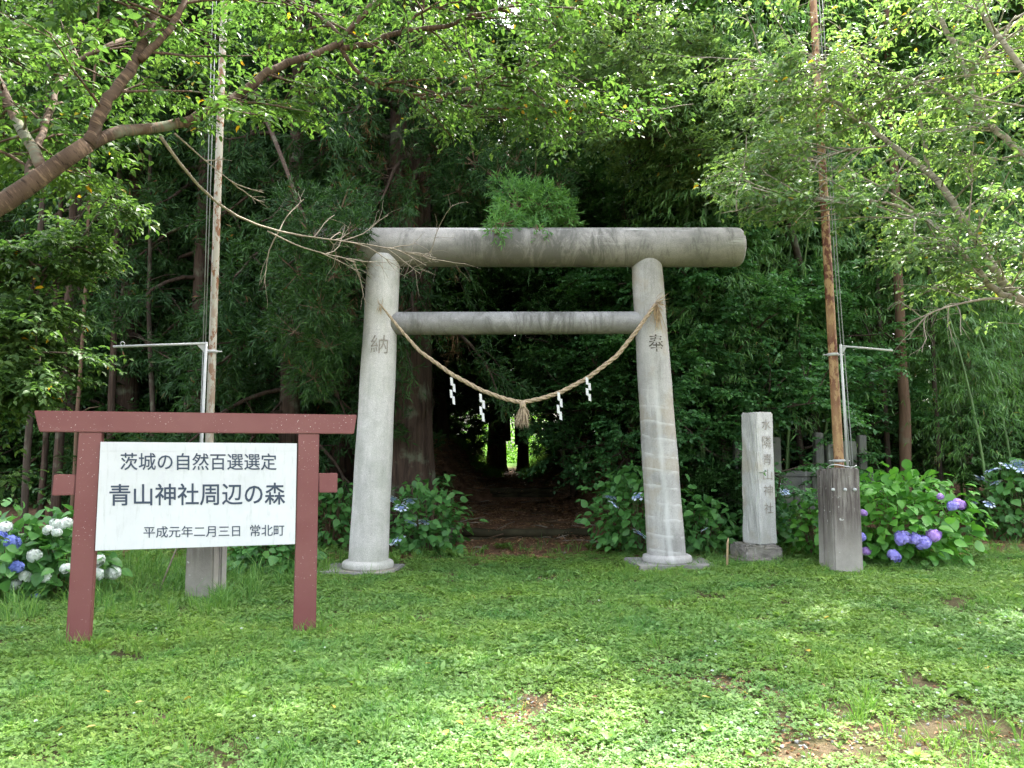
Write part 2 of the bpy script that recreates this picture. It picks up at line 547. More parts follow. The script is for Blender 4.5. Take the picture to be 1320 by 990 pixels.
class Tubes:
    def __init__(self):
        self.V, self.F, self.L, self.n = [], [], [], 0

    def add(self, pts, radii, k=6, cap=True, rng=None, rough=0.0):
        pts = np.asarray(pts, float); radii = np.broadcast_to(np.asarray(radii, float), (len(pts),))
        T, A, B = frames(pts)
        th = np.arange(k) / k * 2 * np.pi
        rr = radii[:, None] * (1 + (rng.normal(0, rough, (len(pts), k)) if rng is not None else 0))
        V = pts[:, None, :] + (A[:, None, :] * np.cos(th)[None, :, None] + B[:, None, :] * np.sin(th)[None, :, None]) * rr[..., None]
        m = len(pts)
        i = np.arange(m - 1)[:, None] * k; j = np.arange(k)[None]
        j2 = (j + 1) % k
        Fq = np.stack([i + j, i + j2, i + k + j2, i + k + j], -1).reshape(-1, 4)
        V = V.reshape(-1, 3)
        seg = np.r_[0, np.cumsum(np.linalg.norm(np.diff(pts, axis=0), axis=1))]
        L = np.repeat(seg, k)
        if cap:
            V = np.vstack([V, pts[:1], pts[-1:]]); L = np.r_[L, 0, seg[-1]]
            c0, c1 = len(V) - 2, len(V) - 1
            a = np.arange(k); a2 = (a + 1) % k
            e = (m - 1) * k
            Fq = np.vstack([Fq, np.stack([a2, a, np.full(k, c0), np.full(k, c0)], -1), np.stack([e + a, e + a2, np.full(k, c1), np.full(k, c1)], -1)])
        self.V.append(V); self.F.append(Fq + self.n); self.L.append(L); self.n += len(V)

    def mesh(self, name, mat, off=None, smooth=True):
        V = np.vstack(self.V)
        if off is not None:
            V = V - np.asarray(off)
        Fc = np.vstack(self.F)
        # capped fans are stored as quads with a doubled corner: split them out as triangles
        dbl = Fc[:, 2] == Fc[:, 3]
        me = bpy.data.meshes.new(name)
        q, t = Fc[~dbl], Fc[dbl][:, :3]
        me.vertices.add(len(V)); me.vertices.foreach_set("co", np.ascontiguousarray(V, np.float32).ravel())
        idx = np.r_[q.ravel(), t.ravel()].astype(np.int32)
        me.loops.add(len(idx)); me.loops.foreach_set("vertex_index", idx)
        me.polygons.add(len(q) + len(t))
        me.polygons.foreach_set("loop_start", np.r_[np.arange(len(q)) * 4, len(q) * 4 + np.arange(len(t)) * 3].astype(np.int32))
        me.polygons.foreach_set("use_smooth", np.full(len(q) + len(t), smooth))
        me.update(calc_edges=True)
        a = me.attributes.new("along", 'FLOAT', 'POINT'); a.data.foreach_set("value", np.concatenate(self.L).astype(np.float32))
        me.materials.append(mat)
        return me


LEAF4 = (np.array([[0, 0, 0], [.42, .5, .08], [1, 0, -.12], [.42, -.5, .08]]), np.array([[0, 1, 2, 3]]))
LEAF6 = (np.array([[0, 0, 0], [.28, .46, .09], [.68, .36, .05], [1, 0, -.16], [.68, -.36, .05], [.28, -.46, .09], [.5, 0, -.02]]),
         np.array([[0, 1, 2, 6], [6, 2, 3, 4], [0, 6, 4, 5]]))
OVATE = (np.array([[0, 0, 0], [.16, .36, .05], [.45, .5, .06], [.78, .3, .0], [1, 0, -.14], [.78, -.3, .0], [.45, -.5, .06], [.16, -.36, .05], [.3, 0, -.03], [.7, 0, -.06]]),
         np.array([[0, 1, 2, 8], [8, 2, 3, 9], [9, 3, 4, 5], [8, 9, 5, 6], [0, 8, 6, 7]]))


def norm(a):
    return a / (np.linalg.norm(a, axis=-1, keepdims=True) + 1e-12)


def leaf_arrays(Pn, D, Nn, L, W, rng, shape=LEAF4):
    T, Fc = shape
    D = norm(D)
    S = norm(np.cross(D, Nn)); Nn = np.cross(S, D)
    L = np.broadcast_to(L, (len(Pn),)); W = np.broadcast_to(W, (len(Pn),))
    V = (Pn[:, None, :] + D[:, None, :] * (T[None, :, 0, None] * L[:, None, None]) + S[:, None, :] * (T[None, :, 1, None] * W[:, None, None])
         + Nn[:, None, :] * (T[None, :, 2, None] * L[:, None, None]))
    n, m = len(Pn), len(T)
    Fa = (np.arange(n)[:, None, None] * m + Fc[None]).reshape(-1, Fc.shape[1])
    rnd = np.repeat(rng.random(n), len(Fc))
    return V.reshape(-1, 3), Fa, rnd


class Leaves:
    def __init__(self):
        self.V, self.F, self.R, self.n = [], [], [], 0

    def add(self, V, Fc, R):
        self.V.append(V); self.F.append(Fc + self.n); self.R.append(R); self.n += len(V)

    def mesh(self, name, mat, off=None):
        V = np.vstack(self.V)
        if off is not None: V = V - np.asarray(off)
        return arr_mesh(name, V, np.vstack(self.F), mat, np.concatenate(self.R))


def spray_leaves(base, dirs, length, m, LL, LW, rng, style='broad', shape=LEAF4, droop=.5):
    """m leaves along each twig; returns leaf base, direction, normal, length, width arrays."""
    n = len(base)
    t = ((np.arange(m) + .6) / m)[None, :] + rng.normal(0, .04, (n, m))
    s = length[:, None] * t
    pos = base[:, None, :] + dirs[:, None, :] * s[..., None]
    pos[..., 2] -= droop * s ** 2
    up = np.array([0, 0, 1.0])
    side = norm(np.cross(dirs, up) + rng.normal(0, .15, (n, 3)))
    sg = np.where(np.arange(m) % 2 == 0, 1.0, -1.0)
    R = lambda s_: rng.normal(0, s_, (n, m, 3))
    if style == 'broad':
        D = dirs[:, None, :] * .6 + side[:, None, :] * sg[None, :, None] * .8 + R(.25); D[..., 2] -= .3
        Nn = up + R(.38)
        Nn[..., 1] -= .15
    elif style == 'cedar':
        D = dirs[:, None, :] * .85 + R(.42); D[..., 2] -= .1
        Nn = R(1.0) + up * .5
    else:
        D = dirs[:, None, :] * .35 + R(.35); D[..., 2] -= .75
        Nn = R(.8); Nn[..., 1] -= .6
    k = rng.uniform(.7, 1.25, (n, m))
    return pos.reshape(-1, 3), D.reshape(-1, 3), Nn.reshape(-1, 3), (LL * k).ravel(), (LW * k).ravel()


def poly_interp(pts, n):
    pts = np.asarray(pts, float)
    s = np.r_[0, np.cumsum(np.linalg.norm(np.diff(pts, axis=0), axis=1))]
    q = np.linspace(0, s[-1], n)
    out = np.stack([np.interp(q, s, pts[:, i]) for i in range(pts.shape[1])], 1)
    if n > 6:
        for _ in range(2):
            out[1:-1] = (out[:-2] + 2 * out[1:-1] + out[2:]) / 4
    return out


def sub_branches(lines, rng, per, length, spread=1.0, upw=.1, start=.2, seg=5, flat_=1.0, sag=.05):
    """side branches off polylines: returns list of polylines"""
    out = []
    for ln in lines:
        ln = np.asarray(ln)
        for _ in range(per):
            t = rng.uniform(start, 1) * (len(ln) - 1)
            i = min(int(t), len(ln) - 2)
            p = ln[i] + (ln[i + 1] - ln[i]) * (t - i)
            T = norm(ln[i + 1] - ln[i])
            d = norm(T * .6 + rng.normal(0, .6 * spread, 3) + np.array([0, 0, upw]))
            d[2] *= flat_; d = norm(d)
            L = length * rng.uniform(.5, 1.2)
            q = [p]
            for _k in range(seg):
                d = norm(d + rng.normal(0, .14, 3) * np.array([1, 1, flat_]) + np.array([0, 0, -sag]))
                q.append(q[-1] + d * L / seg)
            out.append(np.array(q))
    return out


def twigs_from(lines, rng, per, spread=.8, outward=None, up=0.0):
    """vectorised twig starts along polylines"""
    A = np.array([l[:-1] for l in lines]); Bd = np.diff(np.array(lines), axis=1)
    n, s, _ = A.shape
    ii = rng.integers(0, n, n * per)
    t = rng.uniform(.15, .999, n * per) * s
    kk = t.astype(int)
    p = A[ii, kk] + Bd[ii, kk] * (t - kk)[:, None]
    T = norm(Bd[ii, kk])
    d = norm(T * .7 + rng.normal(0, spread * .6, (n * per, 3)) + np.array([0, 0, up]))
    return p, d


# ------------------------------------------------------------------ tree prototypes (trunk mesh, crown mesh at the origin)
def trunk_line(rng, H, lean=.3, n=12):
    z = np.linspace(0, H, n)
    x = np.cumsum(rng.normal(0, lean * .12, n)); y = np.cumsum(rng.normal(0, lean * .12, n))
    return np.stack([x - x[0], y - y[0], z], 1)


def at_height(line, z):
    return np.array([np.interp(z, line[:, 2], line[:, i]) for i in range(3)])


def make_broad(seed, H, R, z0, limbs, sub, twigs, leaves, LL, LW, mat, bark_mat, r0=.16, tw_len=.45, twstyle='broad', flat_=.5):
    rng = np.random.default_rng(seed)
    tb = Tubes()
    tl = trunk_line(rng, H * .92)
    tb.add(tl, np.linspace(r0, .03, len(tl)), 10)
    L1 = []
    for i in range(limbs):
        z = z0 + (H * .9 - z0) * ((i + rng.random()) / limbs)
        p = at_height(tl, z)
        a = i * 2.4 + rng.normal(0, .3)
        rr = R * math.sqrt(max(.12, 1 - ((z - z0) / (H - z0)) ** 1.7)) * rng.uniform(.75, 1.1)
        d = norm(np.array([math.cos(a), math.sin(a), rng.uniform(.05, .6)]))
        q = [p]
        for _ in range(6):
            d = norm(d + rng.normal(0, .13, 3) + np.array([0, 0, .0]))
            q.append(q[-1] + d * rr / 6)
        q = np.array(q); L1.append(q)
        tb.add(q, np.linspace(r0 * .35, .012, 7), 5, cap=False)
    L2 = sub_branches(L1, rng, sub, R * .42, 1.0, .1, .25)
    for q in L2[::2]:
        tb.add(q, np.linspace(.02, .006, len(q)), 3, cap=False)
    p, d = twigs_from(L2, rng, twigs, 1.0)
    d[:, 2] *= flat_
    lv = Leaves()
    lv.add(*leaf_arrays(*spray_leaves(p, norm(d), rng.uniform(.6, 1.2, len(p)) * tw_len, leaves, LL, LW, rng, twstyle), rng))
    return tb.mesh("trunk", bark_mat), lv.mesh("crown", mat)


def make_cedar(seed, H, R, z0, limbs, sub, twigs, needles, mat, droop=.35, r0=.28, NL=.15, NW=.024):
    rng = np.random.default_rng(seed)
    tb = Tubes()
    tl = trunk_line(rng, H, .12)
    rad = np.interp(np.linspace(0, 1, len(tl)), [0, .05, 1], [r0 * 1.25, r0, .03])
    tb.add(tl, rad, 14, rng=rng, rough=.03)
    L1 = []
    for i in range(limbs):
        z = z0 + (H - z0) * ((i + rng.random()) / limbs)
        p = at_height(tl, z)
        a = i * 2.4 + rng.normal(0, .4)
        rr = R * (1 - (z - z0) / (H - z0) * .8) * rng.uniform(.7, 1.1)
        d = norm(np.array([math.cos(a), math.sin(a), .15]))
        q = [p]
        for k in range(6):
            d = norm(d + rng.normal(0, .08, 3) + np.array([0, 0, -droop * .5 if k < 4 else .15]))
            q.append(q[-1] + d * rr / 6)
        q = np.array(q); L1.append(q)
        tb.add(q, np.linspace(.05, .012, 7), 5, cap=False)
    L2 = sub_branches(L1, rng, sub, R * .32, .8, -.1, .3)
    for q in L2[::3]:
        tb.add(q, np.linspace(.015, .005, len(q)), 3, cap=False)
    p, d = twigs_from(L2, rng, twigs, .9, up=-.15)
    lv = Leaves()
    lv.add(*leaf_arrays(*spray_leaves(p, d, rng.uniform(.6, 1.2, len(p)) * .3, needles, NL, NW, rng, 'cedar'), rng))
    return tb.mesh("trunk", M['cedar_bark']), lv.mesh("crown", mat)


def make_bamboo(seed, culms, H, spread, twigs, leaves, z0=1.5, lean=(0, -1), LL=.15, LW=.02):
    rng = np.random.default_rng(seed)
    tb = Tubes(); lv = Leaves()
    for c in range(culms):
        b = rng.uniform(-spread, spread, 2)
        n = 14; z = np.linspace(0, H * rng.uniform(.8, 1.1), n); t = z / H
        l = rng.uniform(.5, 1.6)
        pts = np.stack([b[0] + lean[0] * l * t ** 2.2 * 1.6 + rng.normal(0, .25) * t, b[1] + lean[1] * l * t ** 2.2 * 1.6 + rng.normal(0, .25) * t, z - 1.0 * l * np.clip(t - .5, 0, 1) ** 2], 1)
        tb.add(pts, np.linspace(.032, .006, n), 7)
        for k in range(2, n - 1):                      # node rings
            if z[k] < 5:
                tb.add([pts[k] - [0, 0, .012], pts[k] + [0, 0, .012]], [.036, .036], 7, cap=False)
        m = twigs
        tt = rng.uniform(z0 / H, 1, m)
        bp = np.stack([np.interp(tt * z[-1], z, pts[:, i]) for i in range(3)], 1)
        a = rng.uniform(0, 6.28, m)
        d = norm(np.stack([np.cos(a), np.sin(a), rng.uniform(-.3, .5, m)], 1))
        bl = rng.uniform(.3, 1.1, m)
        ends = bp + d * bl[:, None] * .6
        lv.add(*leaf_arrays(*spray_leaves(ends, d, bl * .8, leaves, LL, LW, rng, 'bamboo', droop=.6), rng))
    return tb.mesh("culm", M['culm']), lv.mesh("foliage", M['bamboo_leaf'])


PROTO = {}
PROTO['cedar_tall'] = make_cedar(1, 19, 2.9, 3.6, 60, 8, 10, 12, M['cedar'])
PROTO['cedar_low'] = make_cedar(2, 16, 2.7, 1.3, 60, 9, 11, 13, M['cedar'], .55, .2)
PROTO['broad_tall'] = make_broad(3, 15, 3.6, 3.4, 30, 8, 20, 12, .12, .06, M['broad'], M['trunk_bark'])
PROTO['evergreen'] = make_broad(4, 9, 2.8, 1.0, 30, 9, 18, 12, .11, .045, M['dark_broad'], M['trunk_bark'], .1)
PROTO['evergreen_high'] = make_broad(14, 9, 2.9, 2.5, 30, 9, 18, 12, .11, .045, M['dark_broad'], M['trunk_bark'], .11)
PROTO['shrub'] = make_broad(5, 2.6, 1.3, .1, 16, 7, 15, 10, .09, .045, M['dark_broad'], M['trunk_bark'], .04, .3)
PROTO['round_leaf'] = make_broad(6, 5.4, 2.3, .7, 26, 9, 18, 12, .075, .062, M['round'], M['trunk_bark'], .08, .4, flat_=.25)
PROTO['bamboo'] = make_bamboo(7, 7, 8.5, 1.0, 260, 16)


def plant_tree(kind, x, y, s, label, cat, group=None, rz=None, z=None, names=("trunk", "crown"), top="tree", sz=None):
    e = empty(top, (x, y, (gz(x, y) if z is None else z) - .05), label, cat, group, random.uniform(0, 6.28) if rz is None else rz, s)
    if sz: e.scale = (s, s, sz)
    for nm, me in zip(names, PROTO[kind]):
        mobj(nm, me, e)
    return e


random.seed(11)

# ------------------------------------------------------------------ ground sheet
xs = np.concatenate([[-400, -150, -60, -40], np.arange(-26, -12, 1.0), np.arange(-12, -4, .35), np.arange(-4, 4.01, .12), np.arange(4.35, 12, .35), np.arange(12, 27, 1.0), [40, 60, 150, 400]])
ys = np.concatenate([[-200, -60, -20, -8], np.arange(-4, 11, .4), np.arange(11, 13.6, .2), [13.8, 13.98, 14.02, 14.2], np.arange(14.4, 19.8, .2), [19.9, 20.02, 20.2], np.arange(20.5, 46, .5), np.arange(47, 90, 2), [100, 140, 200, 600]])
X, Y_ = np.meshgrid(xs, ys)
Z = ground_z(X, Y_)
Z = np.where((np.abs(X) > 30) | (Y_ > 150) | (Y_ < -6), np.clip(Z, 0, 2), Z)
nx, ny = len(xs), len(ys)
ii = (np.arange(ny - 1)[:, None] * nx + np.arange(nx - 1)[None])
Fq = np.stack([ii, ii + 1, ii + nx + 1, ii + nx], -1).reshape(-1, 4)
g = mobj("ground", arr_mesh("ground", np.stack([X, Y_, Z], -1).reshape(-1, 3), Fq, M['soil'], smooth=True))
tag(g, "brown soil and leaf litter ground rising into the wood", kind="structure")


# timber risers of the path
def riser(px0, px1, y, z0, z1, label):
    a, b = P(px0, 690, y), P(px1, 690, y)
    rng = np.random.default_rng(int(y * 10))
    bm = bmesh.new()
    n = 14
    tb = Tubes()
    tb.add([[a.x + (b.x - a.x) * i / n, y - .02 + rng.normal(0, .008), z1 - .06 + rng.normal(0, .008)] for i in range(n + 1)], .075, 8, rng=rng, rough=.05)
    o = mobj("path_step", tb.mesh("path_step", M['log']))
    tag(o, label, kind="structure")
    zz_ = z1 - .19
    while zz_ > z0 - .08:
        tb = Tubes()
        tb.add([[a.x + .05 + (b.x - a.x - .1) * i / n, y + .0, zz_] for i in range(n + 1)], .075, 8, rng=rng, rough=.05)
        mobj("log", tb.mesh("log", M['log']), o)
        zz_ -= .12


riser(596, 762, 14.0, .03, .20, "mossy low log step at the near end of the forest path")
riser(632, 716, 20.0, .36, .64, "dark log step farther up the hollow forest path")

# ------------------------------------------------------------------ torii gate
Lb, Rb = G(472, 739), G(860.5, 729.5)
Lb = Vector((Lb.x, 10.4, gz(Lb.x, 10.4))); Rb = Vector((P(860, 729, 10.72).x, 10.72, gz(2.15, 10.72)))
gate = empty("torii_gate", ((Lb.x + Rb.x) / 2, 10.56, 0), "large grey granite shrine gate of round pillars and beams across the forest path", "torii gate")


def column(base, top, r0, r1, mat, nseg=40, k=56, seed=0):
    rng = np.random.default_rng(seed)
    tb = Tubes()
    base, top = np.array(base), np.array(top)
    t = np.linspace(0, 1, nseg)
    pts = base + (top - base) * t[:, None]
    tb.add(pts, r0 + (r1 - r0) * t + 0.003 * np.sin(t * 23), k, rng=rng, rough=.0025)
    return tb.mesh("pillar", mat, off=gate.location)


lt = P(495, 331, 10.45); rt = P(833, 331, 10.7)
lp = mobj("pillar", column((Lb.x, Lb.y, Lb.z + .02), lt, .262, .222, M['granite_left']), gate)
rp = mobj("pillar", column((Rb.x, Rb.y, Rb.z + .02), rt, .262, .212, M['granite_right'], seed=1), gate)
lp['label'] = "pale greenish granite pillar"; rp['label'] = "grey granite pillar with white drip rings"


def lathe_line(name, prof, a, b, mat, k=56):
    """prof: list of (t along a->b in metres, radius)"""
    a, b = np.array(a), np.array(b); d = norm(b - a)
    tb = Tubes()
    tb.add([a + d * t for t, r in prof], [r for t, r in prof], k)
    return tb.mesh(name, mat, off=gate.location)


bL, bR = P(400, 319, 10.42), P(956, 319, 10.76)
Lg = (bR - bL).length
prof = [(0, .17), (.008, .225), (.03, .25), (.07, .262)] + [(t, .268 + .012 * t / Lg) for t in np.linspace(.12, Lg - .16, 40)] + [(Lg - .08, .277), (Lg - .045, .268), (Lg - .018, .243), (Lg - .004, .2), (Lg, .12)]
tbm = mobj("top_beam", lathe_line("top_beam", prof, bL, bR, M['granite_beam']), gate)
tL, tR = P(505, 417, 10.43), P(833, 416, 10.7)
Lt = (tR - tL).length
mobj("tie_beam", lathe_line("tie_beam", [(t, .158) for t in np.linspace(0, Lt, 24)], tL, tR, M['granite_tie'], 40), gate)
for base, r, nm in ((Lb, .34, 0), (Rb, .335, 1)):
    tb = Tubes()
    z0 = base.z + .055
    pr = [(0.0, r * .98), (.02, r), (.06, r), (.085, r * .97), (.10, r * .88), (.105, .25)]
    tb.add([(base.x, base.y, z0 + t) for t, _ in pr], [q for _, q in pr], 48)
    mobj("footing_ring", tb.mesh("footing_ring", M['granite_left'] if nm == 0 else M['granite_right'], off=gate.location), gate)
    bm = box_bm((base.x + (-.1 if nm == 0 else .06), base.y + .0, base.z - .045), (1.02 if nm == 0 else 1.12, .86, .2), Matrix.Rotation(-.1 if nm == 0 else .1, 4, 'Z'), .014)
    bmesh.ops.subdivide_edges(bm, edges=bm.edges[:], cuts=3)
    for v in bm.verts:
        v.co += Vector([mnoise.noise(v.co * 5 + Vector((i * 9, 0, 0))) * .012 for i in range(3)])
    bm_obj("base_slab", bm, M['slab'], gate)

# ------------------------------------------------------------------ lettering


def text_arrays(body, offset=0.0):
    c = bpy.data.curves.new("t", 'FONT'); c.body = body; c.size = 1; c.offset = offset; c.resolution_u = 3
    o = bpy.data.objects.new("t", c); COL.objects.link(o)
    bpy.context.view_layer.update()
    me = bpy.data.meshes.new_from_object(o.evaluated_get(bpy.context.evaluated_depsgraph_get()))
    V = np.array([v.co[:] for v in me.vertices]); Fs = [list(p.vertices) for p in me.polygons]
    bpy.data.objects.remove(o); bpy.data.curves.remove(c); bpy.data.meshes.remove(me)
    return V, Fs


def text_mesh(body, mapf, mat, offset=0.0, lift=None):
    """mapf(u, v) -> world point for u, v in 0..1 over the text's own box; offset thickens the strokes by laying shifted copies a hair apart"""
    V, Fs = text_arrays(body)
    lo, hi = V.min(0), V.max(0)
    uv = (V[:, :2] - lo[:2]) / (hi[:2] - lo[:2])
    bm = bmesh.new()
    sx, sy = offset / (hi[0] - lo[0]), offset / (hi[1] - lo[1])
    shifts = [(0, 0)] if not offset else [(sx, sy), (-sx, sy), (sx, -sy), (-sx, -sy)]
    for q, (dx, dy) in enumerate(shifts):
        vs = [bm.verts.new(mapf(u * (1 - 2 * sx) + sx + dx, v * (1 - 2 * sy) + sy + dy) + (lift or Vector((0, 0, 0))) * q) for u, v in uv]
        for f in Fs:
            try: bm.faces.new([vs[i] for i in f])
            except ValueError: pass
    return bm


def carve(body, px, py, w, h, base, top, r0, r1, mat, off=.004, label=None):
    """text wrapped on a leaning pillar, centred where the photograph has it"""
    zc = P(px, py, base.y - .24).z
    t = (zc - base.z) / (top.z - base.z)
    axis = base + (top - base) * t
    r = r0 + (r1 - r0) * t + off
    fx = P(px, py, axis.y - r).x - axis.x
    def mp(u, v):
        s = fx + (u - .5) * w
        z = zc + (v - .5) * h
        tt = (z - base.z) / (top.z - base.z)
        ax = base + (top - base) * tt
        rr = r0 + (r1 - r0) * tt + off
        a = max(-1.2, min(1.2, s / rr))
        return Vector((ax.x + math.sin(a) * rr, ax.y - math.cos(a) * rr, z))
    bm = text_mesh(body, mp, mat)
    bmesh.ops.subdivide_edges(bm, edges=[e for e in bm.edges if e.calc_length() > .04], cuts=1)
    return bm_obj("carved_character", bm, mat, gate)


carve("納", 489, 443, .24, .25, Lb, lt, .262, .222, M['carve_faint'], .0045)
carve("奉", 846, 442, .21, .24, Rb, rt, .262, .212, M['carve'], .0045)

# ------------------------------------------------------------------ rope, tassel, streamers
rope_px = [(490, 392), (512, 420), (540, 452), (583, 483), (620, 503), (650, 514), (672, 519), (697, 514), (722, 506), (758, 487), (795, 459), (822, 425), (845, 392)]
rope_y = np.interp([p[0] for p in rope_px], [490, 520, 672, 815, 845], [10.19, 10.12, 10.25, 10.38, 10.46])
rp_pts = poly_interp([P(a, b, y) for (a, b), y in zip(rope_px, rope_y)], 170)
rope = empty("sacred_rope", rp_pts[len(rp_pts) // 2], "twisted straw rope with a central tassel sagging between the gate pillars", "rope")
T, A, B = frames(rp_pts)
s = np.r_[0, np.cumsum(np.linalg.norm(np.diff(rp_pts, axis=0), axis=1))]
rr = np.interp(s / s[-1], [0, .06, .3, .8, .95, 1], [.010, .018, .028, .030, .027, .022])
tb = Tubes()
for k in range(3):
    ph = s * 19 + k * 2 * math.pi / 3
    q = rp_pts + (A * np.cos(ph)[:, None] + B * np.sin(ph)[:, None]) * (rr * .52)[:, None]
    tb.add(q, rr * .58, 7)
mobj("strand", tb.mesh("strand", M['rope'], off=rope.location), rope)


def strips(n, p0, dirf, L, W, rng, mat, name, parent):
    lv = Leaves()
    Pn = np.array([np.array(p0) + rng.normal(0, .012, 3) for _ in range(n)])
    D = np.array([dirf(rng) for _ in range(n)])
    Nn = rng.normal(0, 1, (n, 3))
    lv.add(*leaf_arrays(Pn, D, Nn, L * rng.uniform(.6, 1.15, n), np.full(n, W), rng))
    o = mobj(name, lv.mesh(name, mat, off=parent.location), parent)
    return o


rng = np.random.default_rng(5)
tp = P(674, 521, 10.22)
strips(260, tp, lambda r: np.array([r.normal(0, .2), r.normal(0, .2), -1]), .30, .012, rng, M['rope'], "tassel", rope)
tb = Tubes(); tb.add([tp + Vector((0, 0, .035)), tp + Vector((0, 0, -.015)), tp + Vector((0, 0, -.05))], [.03, .045, .04], 10)
mobj("binding", tb.mesh("binding", M['rope'], off=rope.location), rope)
f1 = P(845, 390, 10.46)
for nm, cnt, fn, L_ in (("frayed_end", 60, lambda r: np.array([r.normal(.12, .12), -.1, -1]), .42), ("frayed_end", 26, lambda r: np.array([r.uniform(.2, 1), -.3, r.normal(.1, .5)]), .2)):
    strips(cnt, f1, fn, L_, .009, rng, M['dry_straw'], nm, rope)
f0 = P(490, 394, 10.19)
strips(18, f0, lambda r: np.array([r.normal(-.2, .25), -.1, r.choice([-1, .6])]), .13, .007, rng, M['dry_straw'], "frayed_end", rope)

SH = [(583, 486, 518, "white zigzag paper streamer on the rope nearest the pale pillar"), (621, 507, 540, "white zigzag paper streamer on the rope just toward the pale pillar from the tassel"),
      (721, 505, 538, "white zigzag paper streamer on the rope just toward the ringed pillar from the tassel"), (758, 486, 514, "white zigzag paper streamer on the rope nearest the ringed pillar")]
for si, (px, y0, y1, lab) in enumerate(SH):
    Yd = float(np.interp(px, [490, 672, 845], [10.1, 10.22, 10.4])) - .02
    a, b = P(px, y0, Yd), P(px, y1, Yd)
    H = a.z - b.z
    bm = bmesh.new()
    n = 4; w = .035
    rs = random.Random(si)
    zz = a.z; cx = a.x
    for q in range(n):
        h = H / n * 1.3
        dx = (.017 if q % 2 else -.015) + rs.uniform(-.004, .004)
        yo = Yd + (.012 if q % 2 else -.004)
        v = [Vector((cx + dx - w / 2, yo, zz)), Vector((cx + dx + w / 2, yo - .006, zz - .012)), Vector((cx + dx + w / 2 + .008, yo + .012, zz - h - .012)), Vector((cx + dx - w / 2 + .008, yo + .018, zz - h))]
        fr = [bm.verts.new(p) for p in v]; bk = [bm.verts.new(p + Vector((0, .0025, 0))) for p in v]
        bm.faces.new(fr); bm.faces.new(bk[::-1])
        for i in range(4): bm.faces.new([fr[i], bk[i], bk[(i + 1) % 4], fr[(i + 1) % 4]])
        zz -= H / n
    e = bm_obj("paper_streamer", bm, M['paper'])
    tag(e, lab, "paper streamer", "white paper streamers hanging from the straw rope")

# ------------------------------------------------------------------ red sign with white board
A0, B0 = G(100, 833), G(391.5, 817)
ax = (B0 - A0); ax.z = 0; S_ = ax.length; ax.normalize()
nrm = Vector((ax.y, -ax.x, 0))                      # towards the camera
ang = math.atan2(ax.y, ax.x)
sign = empty("sign_board", A0, "dark red gate-shaped sign frame holding a white board with Japanese lettering", "sign")
ROT = Matrix.Rotation(ang, 4, 'Z')


def on_plane(px, py, off=0.0):
    """(s, z) where the pixel's ray meets the sign's plane moved off metres to the front"""
    d = Vector(ray(px, py)); o = A0 + nrm * off
    c = Vector((0, 0, CAM_H))
    t = (o - c).dot(nrm) / d.dot(nrm)
    p = c + d * t
    return (p - A0).dot(ax), p.z


def sp(s, off, z):
    return A0 + ax * s + nrm * off + Vector((0, 0, z - A0.z))


def prism(name, sz, off0, off1, mat, parent, bevel=.006):
    """polygon in (s, z), extruded from off0 (front) to off1"""
    bm = bmesh.new()
    fr = [bm.verts.new(sp(s_, off0, z_)) for s_, z_ in sz]; bk = [bm.verts.new(sp(s_, off1, z_)) for s_, z_ in sz]
    bm.faces.new(fr); bm.faces.new(bk[::-1]); n = len(sz)
    for i in range(n): bm.faces.new([fr[i], bk[i], bk[(i + 1) % n], fr[(i + 1) % n]])
    bmesh.ops.recalc_face_normals(bm, faces=bm.faces)
    if bevel: bmesh.ops.bevel(bm, geom=bm.edges[:], offset=bevel, segments=2, affect='EDGES')
    return bm_obj(name, bm, mat, parent)


ft = .055
zt0, zt1 = on_plane(44, 530, ft), on_plane(460, 534, ft)
zb0, zb1 = on_plane(51, 556.5, ft), on_plane(456, 559.5, ft)
ztop = (zt0[1] + zt1[1]) / 2; zbot = (zb0[1] + zb1[1]) / 2
prism("top_rail", [(zb0[0], zbot), (zb1[0], zbot), (zt1[0], ztop), (zt0[0], ztop)], ft + .012, -ft - .012, M['red'], sign)
for a_, b_, c_, d_ in ((84.5, 114, 101, 131), (378, 406.5, 384.5, 411.5)):
    s0, _ = on_plane(a_, 825, ft); s1, _ = on_plane(b_, 825, ft); s2, _ = on_plane(c_, 565, ft); s3, _ = on_plane(d_, 565, ft)
    prism("post", [(s0 - .004, -.15), (s1 + .004, -.15), (s3, zbot - .0), (s2, zbot - .0)], ft, -ft, M['red'], sign)
    if a_ < 200: PL = (s0, s1, s2, s3)
    else: PR = (s0, s1, s2, s3)
q = [on_plane(67, 612, ft), on_plane(66, 639, ft)]
prism("cross_rail", [(q[1][0], q[1][1]), (PL[2] - .012, q[1][1]), (PL[2] - .008, q[0][1]), (q[0][0] + .01, q[0][1])], ft - .012, -ft + .012, M['red'], sign)
q = [on_plane(435.5, 610, ft), on_plane(435, 635, ft)]
prism("cross_rail", [(PR[3] + .008, q[1][1]), (q[1][0], q[1][1]), (q[0][0], q[0][1]), (PR[3] + .002, q[0][1])], ft - .012, -ft + .012, M['red'], sign)
pf = ft + .022
c1, c2, c3, c4 = on_plane(122.5, 710, pf), on_plane(380.3, 701.5, pf), on_plane(382.8, 571.5, pf), on_plane(129.5, 569.5, pf)
panel = prism("panel", [c1, c2, c3, c4], pf, pf - .018, M['panel'], sign, .002)
panel['label'] = "white board with three lines of dark lettering"
bm = box_bm((0, 0, 0), (c3[0] - c4[0] - .02, .012, .05)); bmesh.ops.transform(bm, matrix=Matrix.Translation(sp((c3[0] + c4[0]) / 2, .02, (c3[1] + c4[1]) / 2 - .12)) @ ROT, verts=bm.verts)
bm_obj("batten", bm, M['red'], sign)
